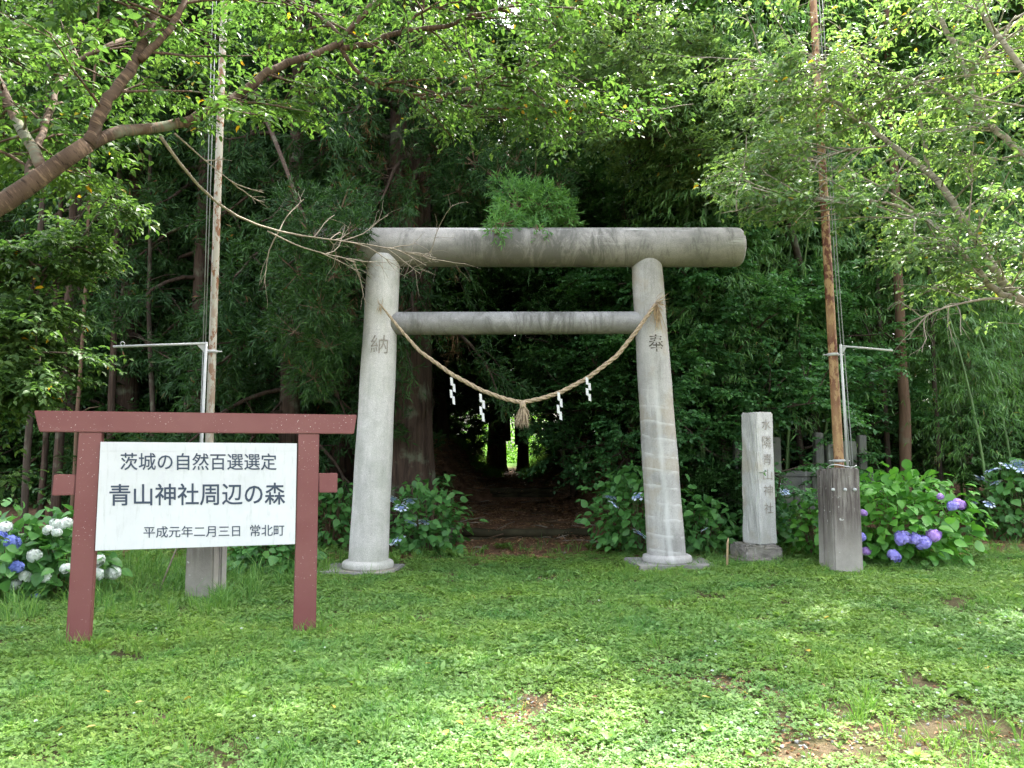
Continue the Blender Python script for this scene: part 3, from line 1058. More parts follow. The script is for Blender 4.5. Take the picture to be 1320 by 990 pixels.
bm = box_bm((0, 0, 0), (c3[0] - c4[0] - .02, .004, .0015)); bmesh.ops.transform(bm, matrix=Matrix.Translation(sp((c3[0] + c4[0]) / 2, pf + .0, (c3[1] + c4[1]) / 2 - .072)) @ ROT, verts=bm.verts)
bm_obj("panel_seam", bm, M['galv'], sign)


def letter_line(body, x0, x1, yT0, yB0, yT1, yB1, mat=M['ink'], off=.006):
    """corner pixels: left top/bottom, right top/bottom"""
    o_ = pf + .0025
    p = [on_plane(x0, yT0, o_), on_plane(x0, yB0, o_), on_plane(x1, yT1, o_), on_plane(x1, yB1, o_)]
    def mp(u, v):
        l = [p[1][i] + (p[0][i] - p[1][i]) * v for i in (0, 1)]; r = [p[3][i] + (p[2][i] - p[3][i]) * v for i in (0, 1)]
        return sp(l[0] + (r[0] - l[0]) * u, o_, l[1] + (r[1] - l[1]) * u)
    bm = text_mesh(body, mp, mat, off, nrm * .0003)
    bm_obj("lettering", bm, mat, sign)


letter_line("茨城の自然百選選定", 155.5, 356.5, 583.5, 606, 584.5, 606)
letter_line("青山神社周辺の森", 141, 367.5, 624, 652, 622, 650.5, off=.009)
letter_line("平成元年二月三日", 185, 309.5, 678.5, 693.5, 677, 691.5, off=.003)
letter_line("常北町", 322.5, 366.5, 676.5, 691.5, 676, 690.5, off=.004)

# ------------------------------------------------------------------ flagpoles


def slab_pair(parent, pf_, pb_, w, th, h, ang, hb=None):
    for i, (p, hh) in enumerate(((pf_, h), (pb_, hb or h * .98))):
        bm = box_bm((0, 0, 0), (w, th, hh + .25), None, .018)
        bmesh.ops.subdivide_edges(bm, edges=[e for e in bm.edges if e.calc_length() > .3], cuts=6)
        rs = random.Random(i + int(h * 100))
        for v in bm.verts:
            v.co.x *= 1 - .04 * (v.co.z / hh)
            v.co += Vector([mnoise.noise(v.co * 6 + Vector((j * 7, i, 0))) * .006 for j in range(3)])
        bmesh.ops.transform(bm, matrix=Matrix.Translation((p.x, p.y, p.z + hh / 2 - .125)) @ Matrix.Rotation(ang, 4, 'Z'), verts=bm.verts)
        bm_obj("concrete_post", bm, M['concrete'], parent)


def tube_obj(name, pts, radii, mat, parent, k=16):
    tb = Tubes(); tb.add(pts, radii, k)
    return mobj(name, tb.mesh(name, mat, off=parent.location), parent)


def ring(name, c, axis, r, th, mat, parent):
    axis = Vector(axis).normalized(); c = Vector(c)
    return tube_obj(name, [c - axis * th, c + axis * th], [r, r], mat, parent, 14)


# right: rusty ochre pole
fb = G(1094, 741); fb = Vector((fb.x, fb.y + .07, gz(fb.x, fb.y)))
e = empty("flagpole", fb, "rusty ochre steel flagpole clamped between two stained concrete posts by the purple hydrangea", "flagpole", "pair of flagpoles flanking the shrine gate")
bk = Vector((fb.x + .05, fb.y + .42, gz(fb.x, fb.y + .42)))
slab_pair(e, fb, bk, .385, .15, P(1094, 603, fb.y).z - fb.z, .12)
yP = fb.y + .21
p0, p1 = P(1084, 640, yP), P(1048, 0, yP + .1)
p2 = p0 + (p1 - p0) * 1.35
d = (p2 - p0)
tube_obj("pole", [p0 + d * t for t in np.linspace(0, 1, 30)], np.linspace(.062, .043, 30), M['pole_rust'], e, 20)


def along(px, py_list, y):
    pass


def pole_pt(p0, p2, py, dx=0.0, dy=0.0):
    best = min(np.linspace(0, 1, 1500), key=lambda t: abs(proj(p0 + (p2 - p0) * t)[1] - py))
    q = p0 + (p2 - p0) * best
    return Vector((q.x + dx, q.y + dy, q.z))


def proj(p):
    v = Vector(p) - Vector((0, 0, CAM_H))
    zc = v.y * CP + v.z * SP; yc = -v.y * SP + v.z * CP
    return 660 + F * v.x / zc, 495 - F * yc / zc


for py in (594, 457):
    ring("clamp", pole_pt(p0, p2, py), p2 - p0, .074, .018, M['galv'], e)
    tube_obj("bolt", [pole_pt(p0, p2, py, -.13), pole_pt(p0, p2, py, .14)], .008, M['galv'], e, 6)
ca, cb = P(1083.5, 446, yP - .06), P(1151, 452, yP - .35)
tube_obj("bracket_arm", [ca, cb], .013, M['galv'], e, 8)
tube_obj("bracket_pipe", [P(1083.5, 444, yP - .07), P(1093, 607, yP - .07)], .017, M['galv'], e, 8)
bm = bmesh.new()
tri = [P(1084, 447, yP - .065), P(1091, 448, yP - .1), P(1084.5, 458, yP - .065)]
fr = [bm.verts.new(v) for v in tri]; bkv = [bm.verts.new(v + Vector((0, .006, 0))) for v in tri]
bm.faces.new(fr); bm.faces.new(bkv[::-1])
for i in range(3): bm.faces.new([fr[i], bkv[i], bkv[(i + 1) % 3], fr[(i + 1) % 3]])
bm_obj("gusset", bm, M['galv'], e)
for dx0, dx1, k_ in ((8, 9, 0), (12, 12, 1)):
    tube_obj("halyard", poly_interp([P(1048 + dx0, 0, yP), P(1066 + dx0 * .9, 300, yP - .02), P(1076 + dx0 * 1.0, 450, yP - .03), P(1088 + dx1, 606, yP - .1)], 14), .0055, M['cord'], e, 5)
for px, py in ((1073.5, 631), (1089, 631), (1101.5, 631)):
    c = P(px, py, fb.y - .075)
    tube_obj("bolt", [c + Vector((0, .03, 0)), c + Vector((0, -.022, 0))], [.02, .02], M['galv'], e, 8)
tube_obj("wire_tie", poly_interp([P(1066, 603, yP), P(1072, 598, yP - .12), P(1085, 600, yP - .12), P(1098, 603, yP - .1), P(1104, 600, yP - .02)], 12), .008, M['galv'], e, 5)

# left: grey pole behind the sign
fb = G(256, 774); fb = Vector((fb.x, fb.y + .07, gz(fb.x, fb.y)))
e = empty("flagpole", fb, "weathered grey steel flagpole with a long side bracket rising behind the red sign", "flagpole", "pair of flagpoles flanking the shrine gate")
bk = Vector((fb.x - .06, fb.y + .40, gz(fb.x, fb.y + .4)))
slab_pair(e, fb, bk, .31, .15, 1.3, -.08)
yP = fb.y + .2
p0, p1 = P(265.5, 700, yP), P(284, 150, yP)
p2 = p0 + (p1 - p0) * 1.75
d = p2 - p0
tube_obj("pole", [p0 + d * t for t in np.linspace(0, 1, 30)], np.linspace(.045, .036, 30), M['pole_grey'], e, 20)
ring("clamp", pole_pt(p0, p2, 453), p2 - p0, .056, .016, M['galv'], e)
tube_obj("bolt", [pole_pt(p0, p2, 453, -.1), pole_pt(p0, p2, 453, .11)], .008, M['galv'], e, 6)
ca, cb = P(267, 442.5, yP - .09), P(146, 447, yP - .3)
tube_obj("bracket_arm", [ca, cb], .014, M['galv'], e, 8)
tube_obj("bracket_pipe", [P(266, 441, yP - .09), P(260, 570, yP - .09), P(258, 700, yP - .09)], .017, M['galv'], e, 8)
bm = bmesh.new()
tri = [P(266, 444, yP - .088), P(253, 444, yP - .11), P(265.5, 456, yP - .088)]
fr = [bm.verts.new(v) for v in tri]; bkv = [bm.verts.new(v + Vector((0, .006, 0))) for v in tri]
bm.faces.new(fr); bm.faces.new(bkv[::-1])
for i in range(3): bm.faces.new([fr[i], bkv[i], bkv[(i + 1) % 3], fr[(i + 1) % 3]])
bm_obj("gusset", bm, M['galv'], e)
for a_, b_ in (((276, -60), (262, 441)), ((281, -60), (265, 441)), ((262, 446), (255, 640))):
    tube_obj("halyard", [P(*a_, yP - .06), P(*b_, yP - .1)], .0055, M['cord'], e, 5)
tube_obj("pulley_ring", poly_interp([P(158 + 3 * math.cos(t), 443 + 3 * math.sin(t), yP - .28) for t in np.linspace(0, 6.28, 12)], 12), .005, M['galv'], e, 5)

# ------------------------------------------------------------------ inscribed stone marker
mb = G(982, 727)
mk = empty("stone_marker", mb, "tall pale square stone marker with a weathered carved inscription on a mossy block", "stone marker")


def rough_box(c, size, ang, amp, bevel=.012, cuts=8, taper=0.0, seed=0, left_rough=0.0):
    bm = box_bm((0, 0, 0), size, None, bevel)
    bmesh.ops.subdivide_edges(bm, edges=[e_ for e_ in bm.edges if e_.calc_length() > .05], cuts=cuts, use_grid_fill=True)
    for v in bm.verts:
        o = Vector((seed * 3.1, 0, 0))
        a_ = amp + (left_rough if v.co.x < -size[0] * .3 else 0)
        v.co.x *= 1 - taper * v.co.z / size[2]; v.co.y *= 1 - taper * v.co.z / size[2]
        v.co += Vector([mnoise.fractal((v.co + o) * 9 + Vector((j * 7, 0, 0)), .8, 2, 3) * a_ for j in range(3)])
    bmesh.ops.transform(bm, matrix=Matrix.Translation(Vector(c)) @ Matrix.Rotation(ang, 4, 'Z'), verts=bm.verts)
    return bm


mang = .42
ztopm = P(977, 531, mb.y + .1).z
zb_ = mb.z + .24
W_ = .325
mc = Vector((P(978.5, 620, mb.y + .25).x, mb.y + .28, (ztopm + zb_) / 2))
bm_obj("shaft", rough_box(mc, (W_, W_, ztopm - zb_), mang, .008, .02, 10, .05, 3, .01), M['marker_front'], mk, smooth=False)
bm_obj("base_block", rough_box((mb.x + .01, mc.y, mb.z + .14), (.56, .5, .20), mang * .35, .022, .03, 8, .04, 5), M['old_stone'], mk)
bm_obj("base_slab", rough_box((mb.x - .03, mc.y - .03, mb.z + .015), (.66, .6, .09), mang * .35, .02, .02, 8, 0, 7), M['old_stone'], mk)
mx = Vector((math.cos(mang), math.sin(mang), 0)); mn = Vector((math.sin(mang), -math.cos(mang), 0))
chars = "水隣青山神社"
ys_px = [547, 570, 592, 612, 632, 655]
for ch, py in zip(chars, ys_px):
    t_ = (P(985, py, mc.y).z - mc.z) / (ztopm - zb_)
    half = W_ / 2 * (1 - .05 * t_) + .0065
    zc = P(985, py, mc.y - .15).z
    h = .15 if py != 570 else .18
    bm = text_mesh(ch, lambda u, v: mc + mx * ((u - .5) * .16 + .02) + mn * half + Vector((0, 0, zc - mc.z + (v - .5) * h)), M['carve_faint'])
    bm_obj("carved_character", bm, M['carve_faint'], mk)

# ------------------------------------------------------------------ stone fence in the shade behind
fy = 13.0
x0, x1 = P(938, 600, fy).x, P(1118, 600, fy).x
zf0, zf1 = P(1000, 655, fy).z, P(1000, 612, fy).z
sf = empty("stone_fence", ((x0 + x1) / 2, fy, gz((x0 + x1) / 2, fy)), "shaded low stone fence with square posts behind the stone marker", "stone fence")
nb = 4
for row in range(2):
    for i in range(nb):
        w = (x1 - x0) / nb
        off = .5 * w * (row % 2) - .25 * w
        hz = (zf1 - zf0) / 2
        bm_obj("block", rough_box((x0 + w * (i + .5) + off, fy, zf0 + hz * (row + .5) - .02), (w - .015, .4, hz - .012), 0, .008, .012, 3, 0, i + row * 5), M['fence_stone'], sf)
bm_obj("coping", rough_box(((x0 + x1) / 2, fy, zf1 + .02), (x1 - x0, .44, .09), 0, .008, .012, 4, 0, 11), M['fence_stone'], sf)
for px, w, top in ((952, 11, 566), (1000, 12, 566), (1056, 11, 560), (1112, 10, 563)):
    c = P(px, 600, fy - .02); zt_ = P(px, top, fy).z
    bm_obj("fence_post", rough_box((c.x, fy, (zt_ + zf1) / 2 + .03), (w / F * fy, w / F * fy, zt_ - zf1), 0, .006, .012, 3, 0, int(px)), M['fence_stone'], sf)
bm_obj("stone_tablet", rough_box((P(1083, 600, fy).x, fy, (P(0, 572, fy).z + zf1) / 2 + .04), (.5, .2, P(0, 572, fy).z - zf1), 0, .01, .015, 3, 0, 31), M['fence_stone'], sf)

# ------------------------------------------------------------------ hydrangeas


def floret_head(kind, seed, r=.085):
    """mophead: a ball of four-petalled florets; lacecap: a flat head of tiny buds ringed by white florets"""
    rng = np.random.default_rng(seed)
    lv = Leaves(); lv2 = Leaves()
    def floret(c, nn, sz, dest, rv):
        nn = norm(nn); a = norm(np.cross(nn, rng.normal(0, 1, 3))); b = np.cross(nn, a)
        for q in range(4):
            th = q * math.pi / 2 + .3
            D = a * math.cos(th) + b * math.sin(th)
            V, Fc, R = leaf_arrays(np.array([c]), np.array([D + nn * .12]), np.array([nn]), sz, sz * .95, rng)
            dest.add(V, Fc, np.full(len(R), rv))
    if kind == 'mop':
        n = 120
        for i in range(n):
            z = 1 - 1.75 * (i + .5) / n; a = i * 2.39996
            q = math.sqrt(max(0, 1 - z * z))
            d = np.array([q * math.cos(a), q * math.sin(a), z * .78])
            floret(d * r * (1 + .1 * math.sin(a * 3 + seed) * q) * rng.uniform(.9, 1.06), d + rng.normal(0, .2, 3), .023, lv, rng.random())
    else:
        for i in range(60):
            a = i * 2.39996; q = r * .62 * math.sqrt((i + .5) / 60)
            floret(np.array([q * math.cos(a), q * math.sin(a), rng.uniform(0, .012)]), np.array([0, 0, 1.0]) + rng.normal(0, .3, 3), .008, lv2, rng.random())
        for i in range(9):
            a = i * 2 * math.pi / 9 + rng.normal(0, .12)
            q = r * rng.uniform(.85, 1.1)
            floret(np.array([q * math.cos(a), q * math.sin(a), rng.uniform(-.01, .02)]), np.array([math.cos(a) * .3, math.sin(a) * .3, 1.0]), .030, lv, rng.random())
    return lv, lv2


HEADS = {}
for nm in ('blue', 'violet', 'pink', 'white'):
    HEADS[nm] = [floret_head('mop', i)[0].mesh("flower_head", M['petal_' + nm]) for i in range(3)]
HEADS['lace'] = []
for i in range(3):
    a_, b_ = floret_head('lace', i + 9)
    HEADS['lace'].append((b_.mesh("flower_head", M['petal_lace']), a_.mesh("petals", M['petal_pale'])))
rng = np.random.default_rng(77)
LEAFM = {}
for key in ('hydrangea', 'hydrangea_bright'):
    LEAFM[key] = []
    for i in range(8):
        r1 = np.random.default_rng(i)
        V, Fc, R = leaf_arrays(np.zeros((1, 3)), np.array([[0, 1.0, 0]]), np.array([[0, 0, 1.0]]), 1.0, .76 + .05 * (i % 3), r1, OVATE)
        V[:, 2] += -.12 * V[:, 1] ** 2
        LEAFM[key].append(arr_mesh("leaf", V, Fc, M[key], np.full(len(Fc), (i + .5) / 8 * .9)))


def hydrangea(px, Yc, rx, ry, h, label, heads, mat='hydrangea', nleaf=150, LL=.15, seed=0, group="hydrangea bushes round the shrine gate", zoff=0.0, top=None):
    rng = np.random.default_rng(seed + 100)
    x = P(px, 600, Yc).x
    z0 = gz(x, Yc) + zoff
    e = empty("hydrangea_bush", (x, Yc, z0), label, "hydrangea", group)
    cz = h * .42; rz = h - cz
    # outer leaves, each a part
    n = nleaf
    rot_basis = []
    golden = 2.39996
    cnt = 0; i = 0
    while cnt < n and i < n * 3:
        i += 1
        zz = 1 - 1.55 * rng.random()
        a = rng.uniform(-math.pi, 0) if rng.random() < .78 else rng.uniform(0, math.pi)
        q = math.sqrt(max(0, 1 - zz * zz))
        nn = np.array([q * math.cos(a), q * math.sin(a), zz])
        lump = 1 + .13 * math.sin(a * 5 + zz * 4 + seed) + .1 * math.sin(a * 9 - zz * 7)
        p = np.array([nn[0] * rx * lump, nn[1] * ry * lump, cz + nn[2] * rz * lump]) * rng.uniform(.86, 1.04)
        if p[2] < .03: continue
        outn = norm(nn * np.array([.7, .7, .5]) + np.array([0, -.12, .75]) + rng.normal(0, .3, 3))
        D = norm(np.array([nn[0], nn[1], -.15]) + rng.normal(0, .55, 3))
        S = norm(np.cross(D, outn)); outn = np.cross(S, D)
        L = LL * rng.uniform(.6, 1.15)
        o = bpy.data.objects.new("leaf", random.choice(LEAFM[mat]))
        o.matrix_local = Matrix(((S[0] * L, D[0] * L, outn[0] * L, p[0]), (S[1] * L, D[1] * L, outn[1] * L, p[1]), (S[2] * L, D[2] * L, outn[2] * L, p[2]), (0, 0, 0, 1)))
        link(o, e); cnt += 1
    # inner foliage and stems
    m = int(n * 3.0)
    u = norm(rng.normal(0, 1, (m, 3))); rad = rng.uniform(.35, .93, m)[:, None]
    Pn = u * rad * np.array([rx, ry, rz]); Pn[:, 2] += cz
    k = Pn[:, 2] > .02; Pn = Pn[k]; u = u[k]
    lv = Leaves()
    lv.add(*leaf_arrays(Pn, u + rng.normal(0, .6, u.shape), np.array([0, -.2, 1.0]) + rng.normal(0, .4, u.shape), LL * rng.uniform(.6, 1.1, len(Pn)), LL * .65, rng, LEAF6))
    tag(mobj("foliage", lv.mesh("foliage", M[mat]), e), kind="stuff")
    tb = Tubes()
    for _ in range(26):
        a = rng.uniform(0, 6.28); q = rng.uniform(.3, .85)
        tip = np.array([math.cos(a) * rx * q, math.sin(a) * ry * q, cz + rz * .6 * math.sqrt(1 - q * q)])
        tb.add(poly_interp([[tip[0] * .15, tip[1] * .15, -.05], [tip[0] * .6, tip[1] * .6, tip[2] * .5], tip], 7), np.linspace(.008, .004, 7), 4, cap=False)
    mobj("stems", tb.mesh("stems", M['twig']), e)
    C = np.array([x, Yc, z0 + cz]); Rr = np.array([rx, ry, rz]) * 1.06
    for hx, hy, kind, s in heads:
        d = ray(hx, hy); o0 = np.array([0, 0, CAM_H])
        A_ = np.sum((d / Rr) ** 2); B_ = 2 * np.sum((d / Rr) * ((o0 - C) / Rr)); C_ = np.sum(((o0 - C) / Rr) ** 2) - 1
        disc = B_ * B_ - 4 * A_ * C_
        t = (-B_ - math.sqrt(disc)) / (2 * A_) if disc > 0 else Yc / d[1]
        p = o0 + d * t
        p[2] = max(p[2], gz(p[0], p[1]) + .09)
        tb = Tubes()
        loc = Vector(p) - Vector(e.location)
        tilt = (random.uniform(.35, .7), random.uniform(-.3, .3), random.uniform(0, 6.28))
        if kind == 'lace':
            m1, m2 = random.choice(HEADS['lace'])
            f_ = mobj("flower_head", m1, e, loc); f_.rotation_euler = tilt; f_.scale = (s,) * 3
            mobj("petals", m2, f_)
        else:
            f_ = mobj("flower_head", random.choice(HEADS[kind]), e, loc); f_.rotation_euler = tilt; f_.scale = (s,) * 3
        root = np.array([loc.x * .5, loc.y * .5 + .1, loc.z * .35])
        tb.add(poly_interp([root, [loc.x * .9, loc.y * .85 + .05, loc.z * .8], [loc.x, loc.y + .03, loc.z - .03]], 6), .005, 4, cap=False)
        mobj("flower_stalk", tb.mesh("flower_stalk", M['culm']), e)
    return e


L_ = 'lace'
hydrangea(552, 12.35, .66, .6, 1.18, "hydrangea with white and blue lacecap heads beside the pale gate pillar",
          [(507, 644, L_, 1), (528, 646, L_, 1.1), (517, 655, L_, 1), (529, 674, L_, 1), (546, 673, L_, .9), (504, 699, L_, 1.1), (514, 695, L_, 1.2)], nleaf=190, seed=1)
hydrangea(824, 12.2, .88, .65, 1.38, "hydrangea with few blue lacecap heads behind the ringed gate pillar",
          [(785, 641, L_, 1.1), (823, 640, L_, 1), (791, 650, L_, .9), (824, 688, L_, 1.2)], nleaf=260, seed=2)
hydrangea(1152, 10.75, 1.0, .75, 1.28, "large bright green hydrangea with violet mophead blooms beside the rusty flagpole",
          [(1235, 650, 'pink', .95), (1228, 652, 'violet', .8), (1212, 640, 'pink', .5), (1163, 693, 'violet', 1.15), (1178, 694, 'violet', 1.0), (1190, 699, 'violet', 1.1), (1204, 690, 'pink', 1.0), (1152, 716, 'violet', 1.0), (1118, 711, 'pink', .8), (1109, 692, 'violet', .8), (1113, 661, 'pink', .55)],
          'hydrangea_bright', 300, .175, 3)
hydrangea(1049, 11.3, .40, .45, .98, "small light green hydrangea without blooms between the stone marker and concrete posts", [(1011, 633, L_, .8)], 'hydrangea_bright', 80, .14, 4)
hydrangea(1325, 12.9, 1.05, .7, 1.36, "white and blue lacecap hydrangea at the wood edge past the litter strip",
          [(1263, 617, L_, 1.3), (1280, 606, L_, 1.3), (1298, 600, L_, 1.2), (1312, 599, L_, 1.2), (1284, 622, L_, 1.0), (1318, 606, L_, 1.2), (1257, 648, L_, .9), (1275, 650, L_, .9)], nleaf=220, seed=5)
hydrangea(12, 8.5, .62, .55, .95, "hydrangea with deep blue mophead blooms beside the white one near the red sign",
          [(15, 699, 'blue', .95), (-3, 692, 'blue', .9), (21, 731, 'blue', .8), (5, 681, 'white', .9), (46, 768, 'blue', .5)], nleaf=170, seed=6)
hydrangea(88, 8.75, .55, .5, .92, "hydrangea with round white blooms behind the near post of the red sign",
          [(62, 683, 'white', .65), (72, 675, 'white', .7), (85, 675, 'white', .85), (74, 686, 'white', .6), (44, 716, 'white', .85), (58, 744, 'white', .75), (33, 743, 'white', .8), (85, 733, 'white', .7), (127, 723, 'white', .8), (125, 740, 'white', .85), (146, 738, 'white', 1.0), (20, 754, 'white', .7)], nleaf=150, seed=7)
hydrangea(352, 10.4, .55, .4, .60, "low leafy hydrangea without blooms under the white board of the sign", [], nleaf=110, seed=8)
hydrangea(425, 12.6, .5, .4, 1.15, "dark leafy hydrangea in the shade between the red sign and pale gate pillar", [], nleaf=110, seed=9)
hydrangea(995, 12.2, .7, .4, .72, "shaded dark hydrangea with a few pale blooms behind the stone marker", [(1012, 634, L_, 1), (1002, 622, L_, .6), (918, 684, L_, .7)], nleaf=120, seed=10)
hydrangea(905, 12.0, .45, .45, .85, "shaded low hydrangea behind the green bamboo stake by the ringed pillar", [(908, 683, L_, .7)], nleaf=90, seed=12)

# ------------------------------------------------------------------ small stakes
def stake(name, pts, r, mat, label, cat):
    tb = Tubes(); tb.add(pts, r, 8)
    e_ = mobj(name, tb.mesh(name, mat, off=pts[0]), None, pts[0]); tag(e_, label, cat)


stake("bamboo_stake", [G(913, 716) + Vector((0, 0, -.05)), P(910, 660, G(913, 716).y)], [.022, .02], M['culm'], "green bamboo stake standing beside the ringed pillar's base slab", "stake")
stake("wooden_stake", [G(937, 734) + Vector((0, 0, -.05)), P(938, 700, G(937, 734).y), P(939, 693, G(937, 734).y)], [.016, .014, .003], M['dry_straw'], "short pointed brown stake in the grass near the stone marker", "stake")
stake("leaning_stick", [G(202, 769), P(228, 706, G(202, 769).y + .25), P(234, 690, G(202, 769).y + .3)], [.011, .009, .009], M['dead_wood'], "thin grey stick leaning behind the sign board over the weeds", "stick")

# ------------------------------------------------------------------ big cedar behind the gate
rng = np.random.default_rng(31)
bx, by = P(522, 600, 13.6).x, 13.6
bc = empty("cedar_tree", (bx, by, gz(bx, by) - .1), "massive old cedar with reddish ribbed trunk right behind the pale gate pillar", "cedar")
nz_, k_ = 46, 72
zz = np.r_[np.linspace(0, 3, 24), np.linspace(3.3, 20, nz_ - 24)]
V = []
ph = rng.uniform(0, 6.28, 6)
for z in zz:
    r = np.interp(z, [0, .35, .9, 2, 6, 20], [.98, .72, .52, .44, .38, .1])
    fl = np.interp(z, [0, 1.2, 3], [1.3, .8, .6])
    for j in range(k_):
        th = 2 * math.pi * j / k_
        rib = .10 * math.sin(5 * th + ph[0] + z * .15) * fl + .05 * math.sin(9 * th + ph[1]) * fl + .018 * math.sin(31 * th + .8 * math.sin(z * 1.3)) + .012 * math.sin(47 * th + z * .5)
        V.append((r * (1 + rib) * math.cos(th), r * (1 + rib) * math.sin(th), z))
V = np.array(V)
i_ = np.arange(nz_ - 1)[:, None] * k_; j_ = np.arange(k_)[None]; j2 = (j_ + 1) % k_
Fq = np.stack([i_ + j_, i_ + j2, i_ + k_ + j2, i_ + k_ + j_], -1).reshape(-1, 4)
mobj("trunk", arr_mesh("trunk", V, Fq, M['cedar_bark'], smooth=True), bc)
# loose bark ribbons hanging on the trunk
lv = Leaves(); n = 260
th = rng.uniform(0, 6.28, n); z = rng.uniform(.3, 7.5, n); r = np.interp(z, [0, .35, .9, 2, 6], [.95, .74, .56, .47, .41])
Pn = np.stack([r * np.cos(th), r * np.sin(th), z], 1)
lv.add(*leaf_arrays(Pn, np.stack([np.cos(th) * .06, np.sin(th) * .06, -np.ones(n)], 1) + rng.normal(0, .05, (n, 3)), np.stack([np.cos(th), np.sin(th), th * 0], 1), rng.uniform(.3, 1.1, n), rng.uniform(.02, .05, n), rng))
tag(mobj("bark_strips", lv.mesh("bark_strips", M['cedar_bark']), bc), kind="stuff")
# drooping limbs with dark foliage, brown dead sprays below
L1 = []
tb = Tubes()
for i in range(64):
    z = 3.9 + 13 * (i + rng.random()) / 64
    a = rng.uniform(-2.9, -.2) if i < 46 else rng.uniform(0, 6.28)
    rr = 2.6 * (1 - (z - 3.9) / 17) * rng.uniform(.6, 1.1)
    d = np.array([math.cos(a), math.sin(a), .1]); q = [np.array([math.cos(a) * .3, math.sin(a) * .3, z])]
    for k in range(6):
        d = norm(d + rng.normal(0, .1, 3) + np.array([0, 0, -.22])); q.append(q[-1] + d * rr / 6)
    L1.append(np.array(q)); tb.add(q, np.linspace(.06, .015, 7), 5, cap=False)
L2 = sub_branches(L1, rng, 8, 1.1, .8, -.2, .3)
for q in L2: tb.add(q, np.linspace(.014, .005, len(q)), 3, cap=False)
mobj("limbs", tb.mesh("limbs", M['cedar_bark']), bc)
p, d = twigs_from(L2, rng, 13, .9, up=-.25)
lv = Leaves()
lv.add(*leaf_arrays(*spray_leaves(p, d, rng.uniform(.5, 1.2, len(p)) * .32, 13, .14, .02, rng, 'cedar'), rng))
mobj("crown", lv.mesh("crown", M['cedar']), bc)
lv = Leaves()
L3 = sub_branches([l[:5] for l in L1[:24]], rng, 3, .8, .7, -.5, .2)
p, d = twigs_from(L3, rng, 7, .7, up=-.6)
lv.add(*leaf_arrays(*spray_leaves(p, d, rng.uniform(.5, 1.2, len(p)) * .35, 8, .16, .010, rng, 'cedar'), rng))
M['dead_needles'] = leaf_mat("dead_cedar_needles", (.07, .045, .03), (.12, .075, .045), (.17, .11, .07), .15, .8, .1)
tag(mobj("dead_foliage", lv.mesh("dead_foliage", M['dead_needles']), bc), kind="stuff")


def tuft(name, blobs, L, W, n, mat, parent, seed):
    """bushy clumps of short cedar fingers in given balls (centre, radius)"""
    rng = np.random.default_rng(seed)
    lv = Leaves(); tb = Tubes()
    for c, r in blobs:
        c = np.array(c)
        m = int(n * r * r)
        u = norm(rng.normal(0, 1, (m, 3))); Pb = c + u * (rng.uniform(.2, 1, m) ** .5)[:, None] * r * .85
        lv.add(*leaf_arrays(*spray_leaves(Pb, norm(u + rng.normal(0, .4, (m, 3)) + np.array([0, 0, .1])), rng.uniform(.6, 1.1, m) * .16, 10, L, W, rng, 'cedar'), rng))
        for uu in u[:14]:
            tb.add([c - np.array([0, 0, r * .2]), c + uu * r * .8], [.01, .003], 3, cap=False)
    o = mobj(name, lv.mesh(name, mat, off=parent.location), parent)
    tag(mobj("twigs", tb.mesh("twigs", M['twig'], off=parent.location), parent), kind="stuff")
    return o


tc_ = P(678, 262, 10.9)
e = empty("cedar_bough", tc_, "bushy bright cedar tuft hanging over the middle of the top beam", "cedar branch")
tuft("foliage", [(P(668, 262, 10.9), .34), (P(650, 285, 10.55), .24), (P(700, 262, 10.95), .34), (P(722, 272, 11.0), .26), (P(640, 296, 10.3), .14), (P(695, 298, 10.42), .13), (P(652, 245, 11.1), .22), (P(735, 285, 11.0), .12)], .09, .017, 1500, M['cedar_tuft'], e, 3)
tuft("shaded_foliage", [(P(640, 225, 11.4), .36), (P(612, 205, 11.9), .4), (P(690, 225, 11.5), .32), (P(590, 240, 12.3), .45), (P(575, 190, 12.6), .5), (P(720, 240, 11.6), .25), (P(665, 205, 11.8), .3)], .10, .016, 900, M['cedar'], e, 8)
tube_obj("limb", poly_interp([P(560, 190, 13), P(620, 215, 12), P(672, 262, 10.9)], 9), np.linspace(.04, .015, 9), M['cedar_bark'], e, 6)
# sprays that cover the hidden end of the top beam
e = empty("cedar_bough", P(432, 312, 9.9), "dark cedar bough drooping in front of the hidden end of the top beam", "cedar branch")
tuft("foliage", [(P(448, 300, 9.95), .26), (P(425, 318, 9.9), .34), (P(405, 300, 10.0), .36), (P(430, 350, 9.9), .34), (P(412, 390, 10.0), .4), (P(455, 288, 10.0), .22), (P(385, 345, 10.1), .4), (P(425, 440, 10.4), .42), (P(390, 270, 10.3), .4), (P(440, 262, 10.3), .4), (P(380, 420, 10.6), .45), (P(405, 480, 10.8), .42), (P(462, 318, 9.98), .12)], .11, .015, 900, M['cedar'], e, 4)
tube_obj("limb", poly_interp([P(330, 120, 12.5), P(370, 220, 11), P(410, 330, 10)], 9), np.linspace(.05, .015, 9), M['cedar_bark'], e, 6)

# ------------------------------------------------------------------ cherry trees with measured limbs and added overhead ones


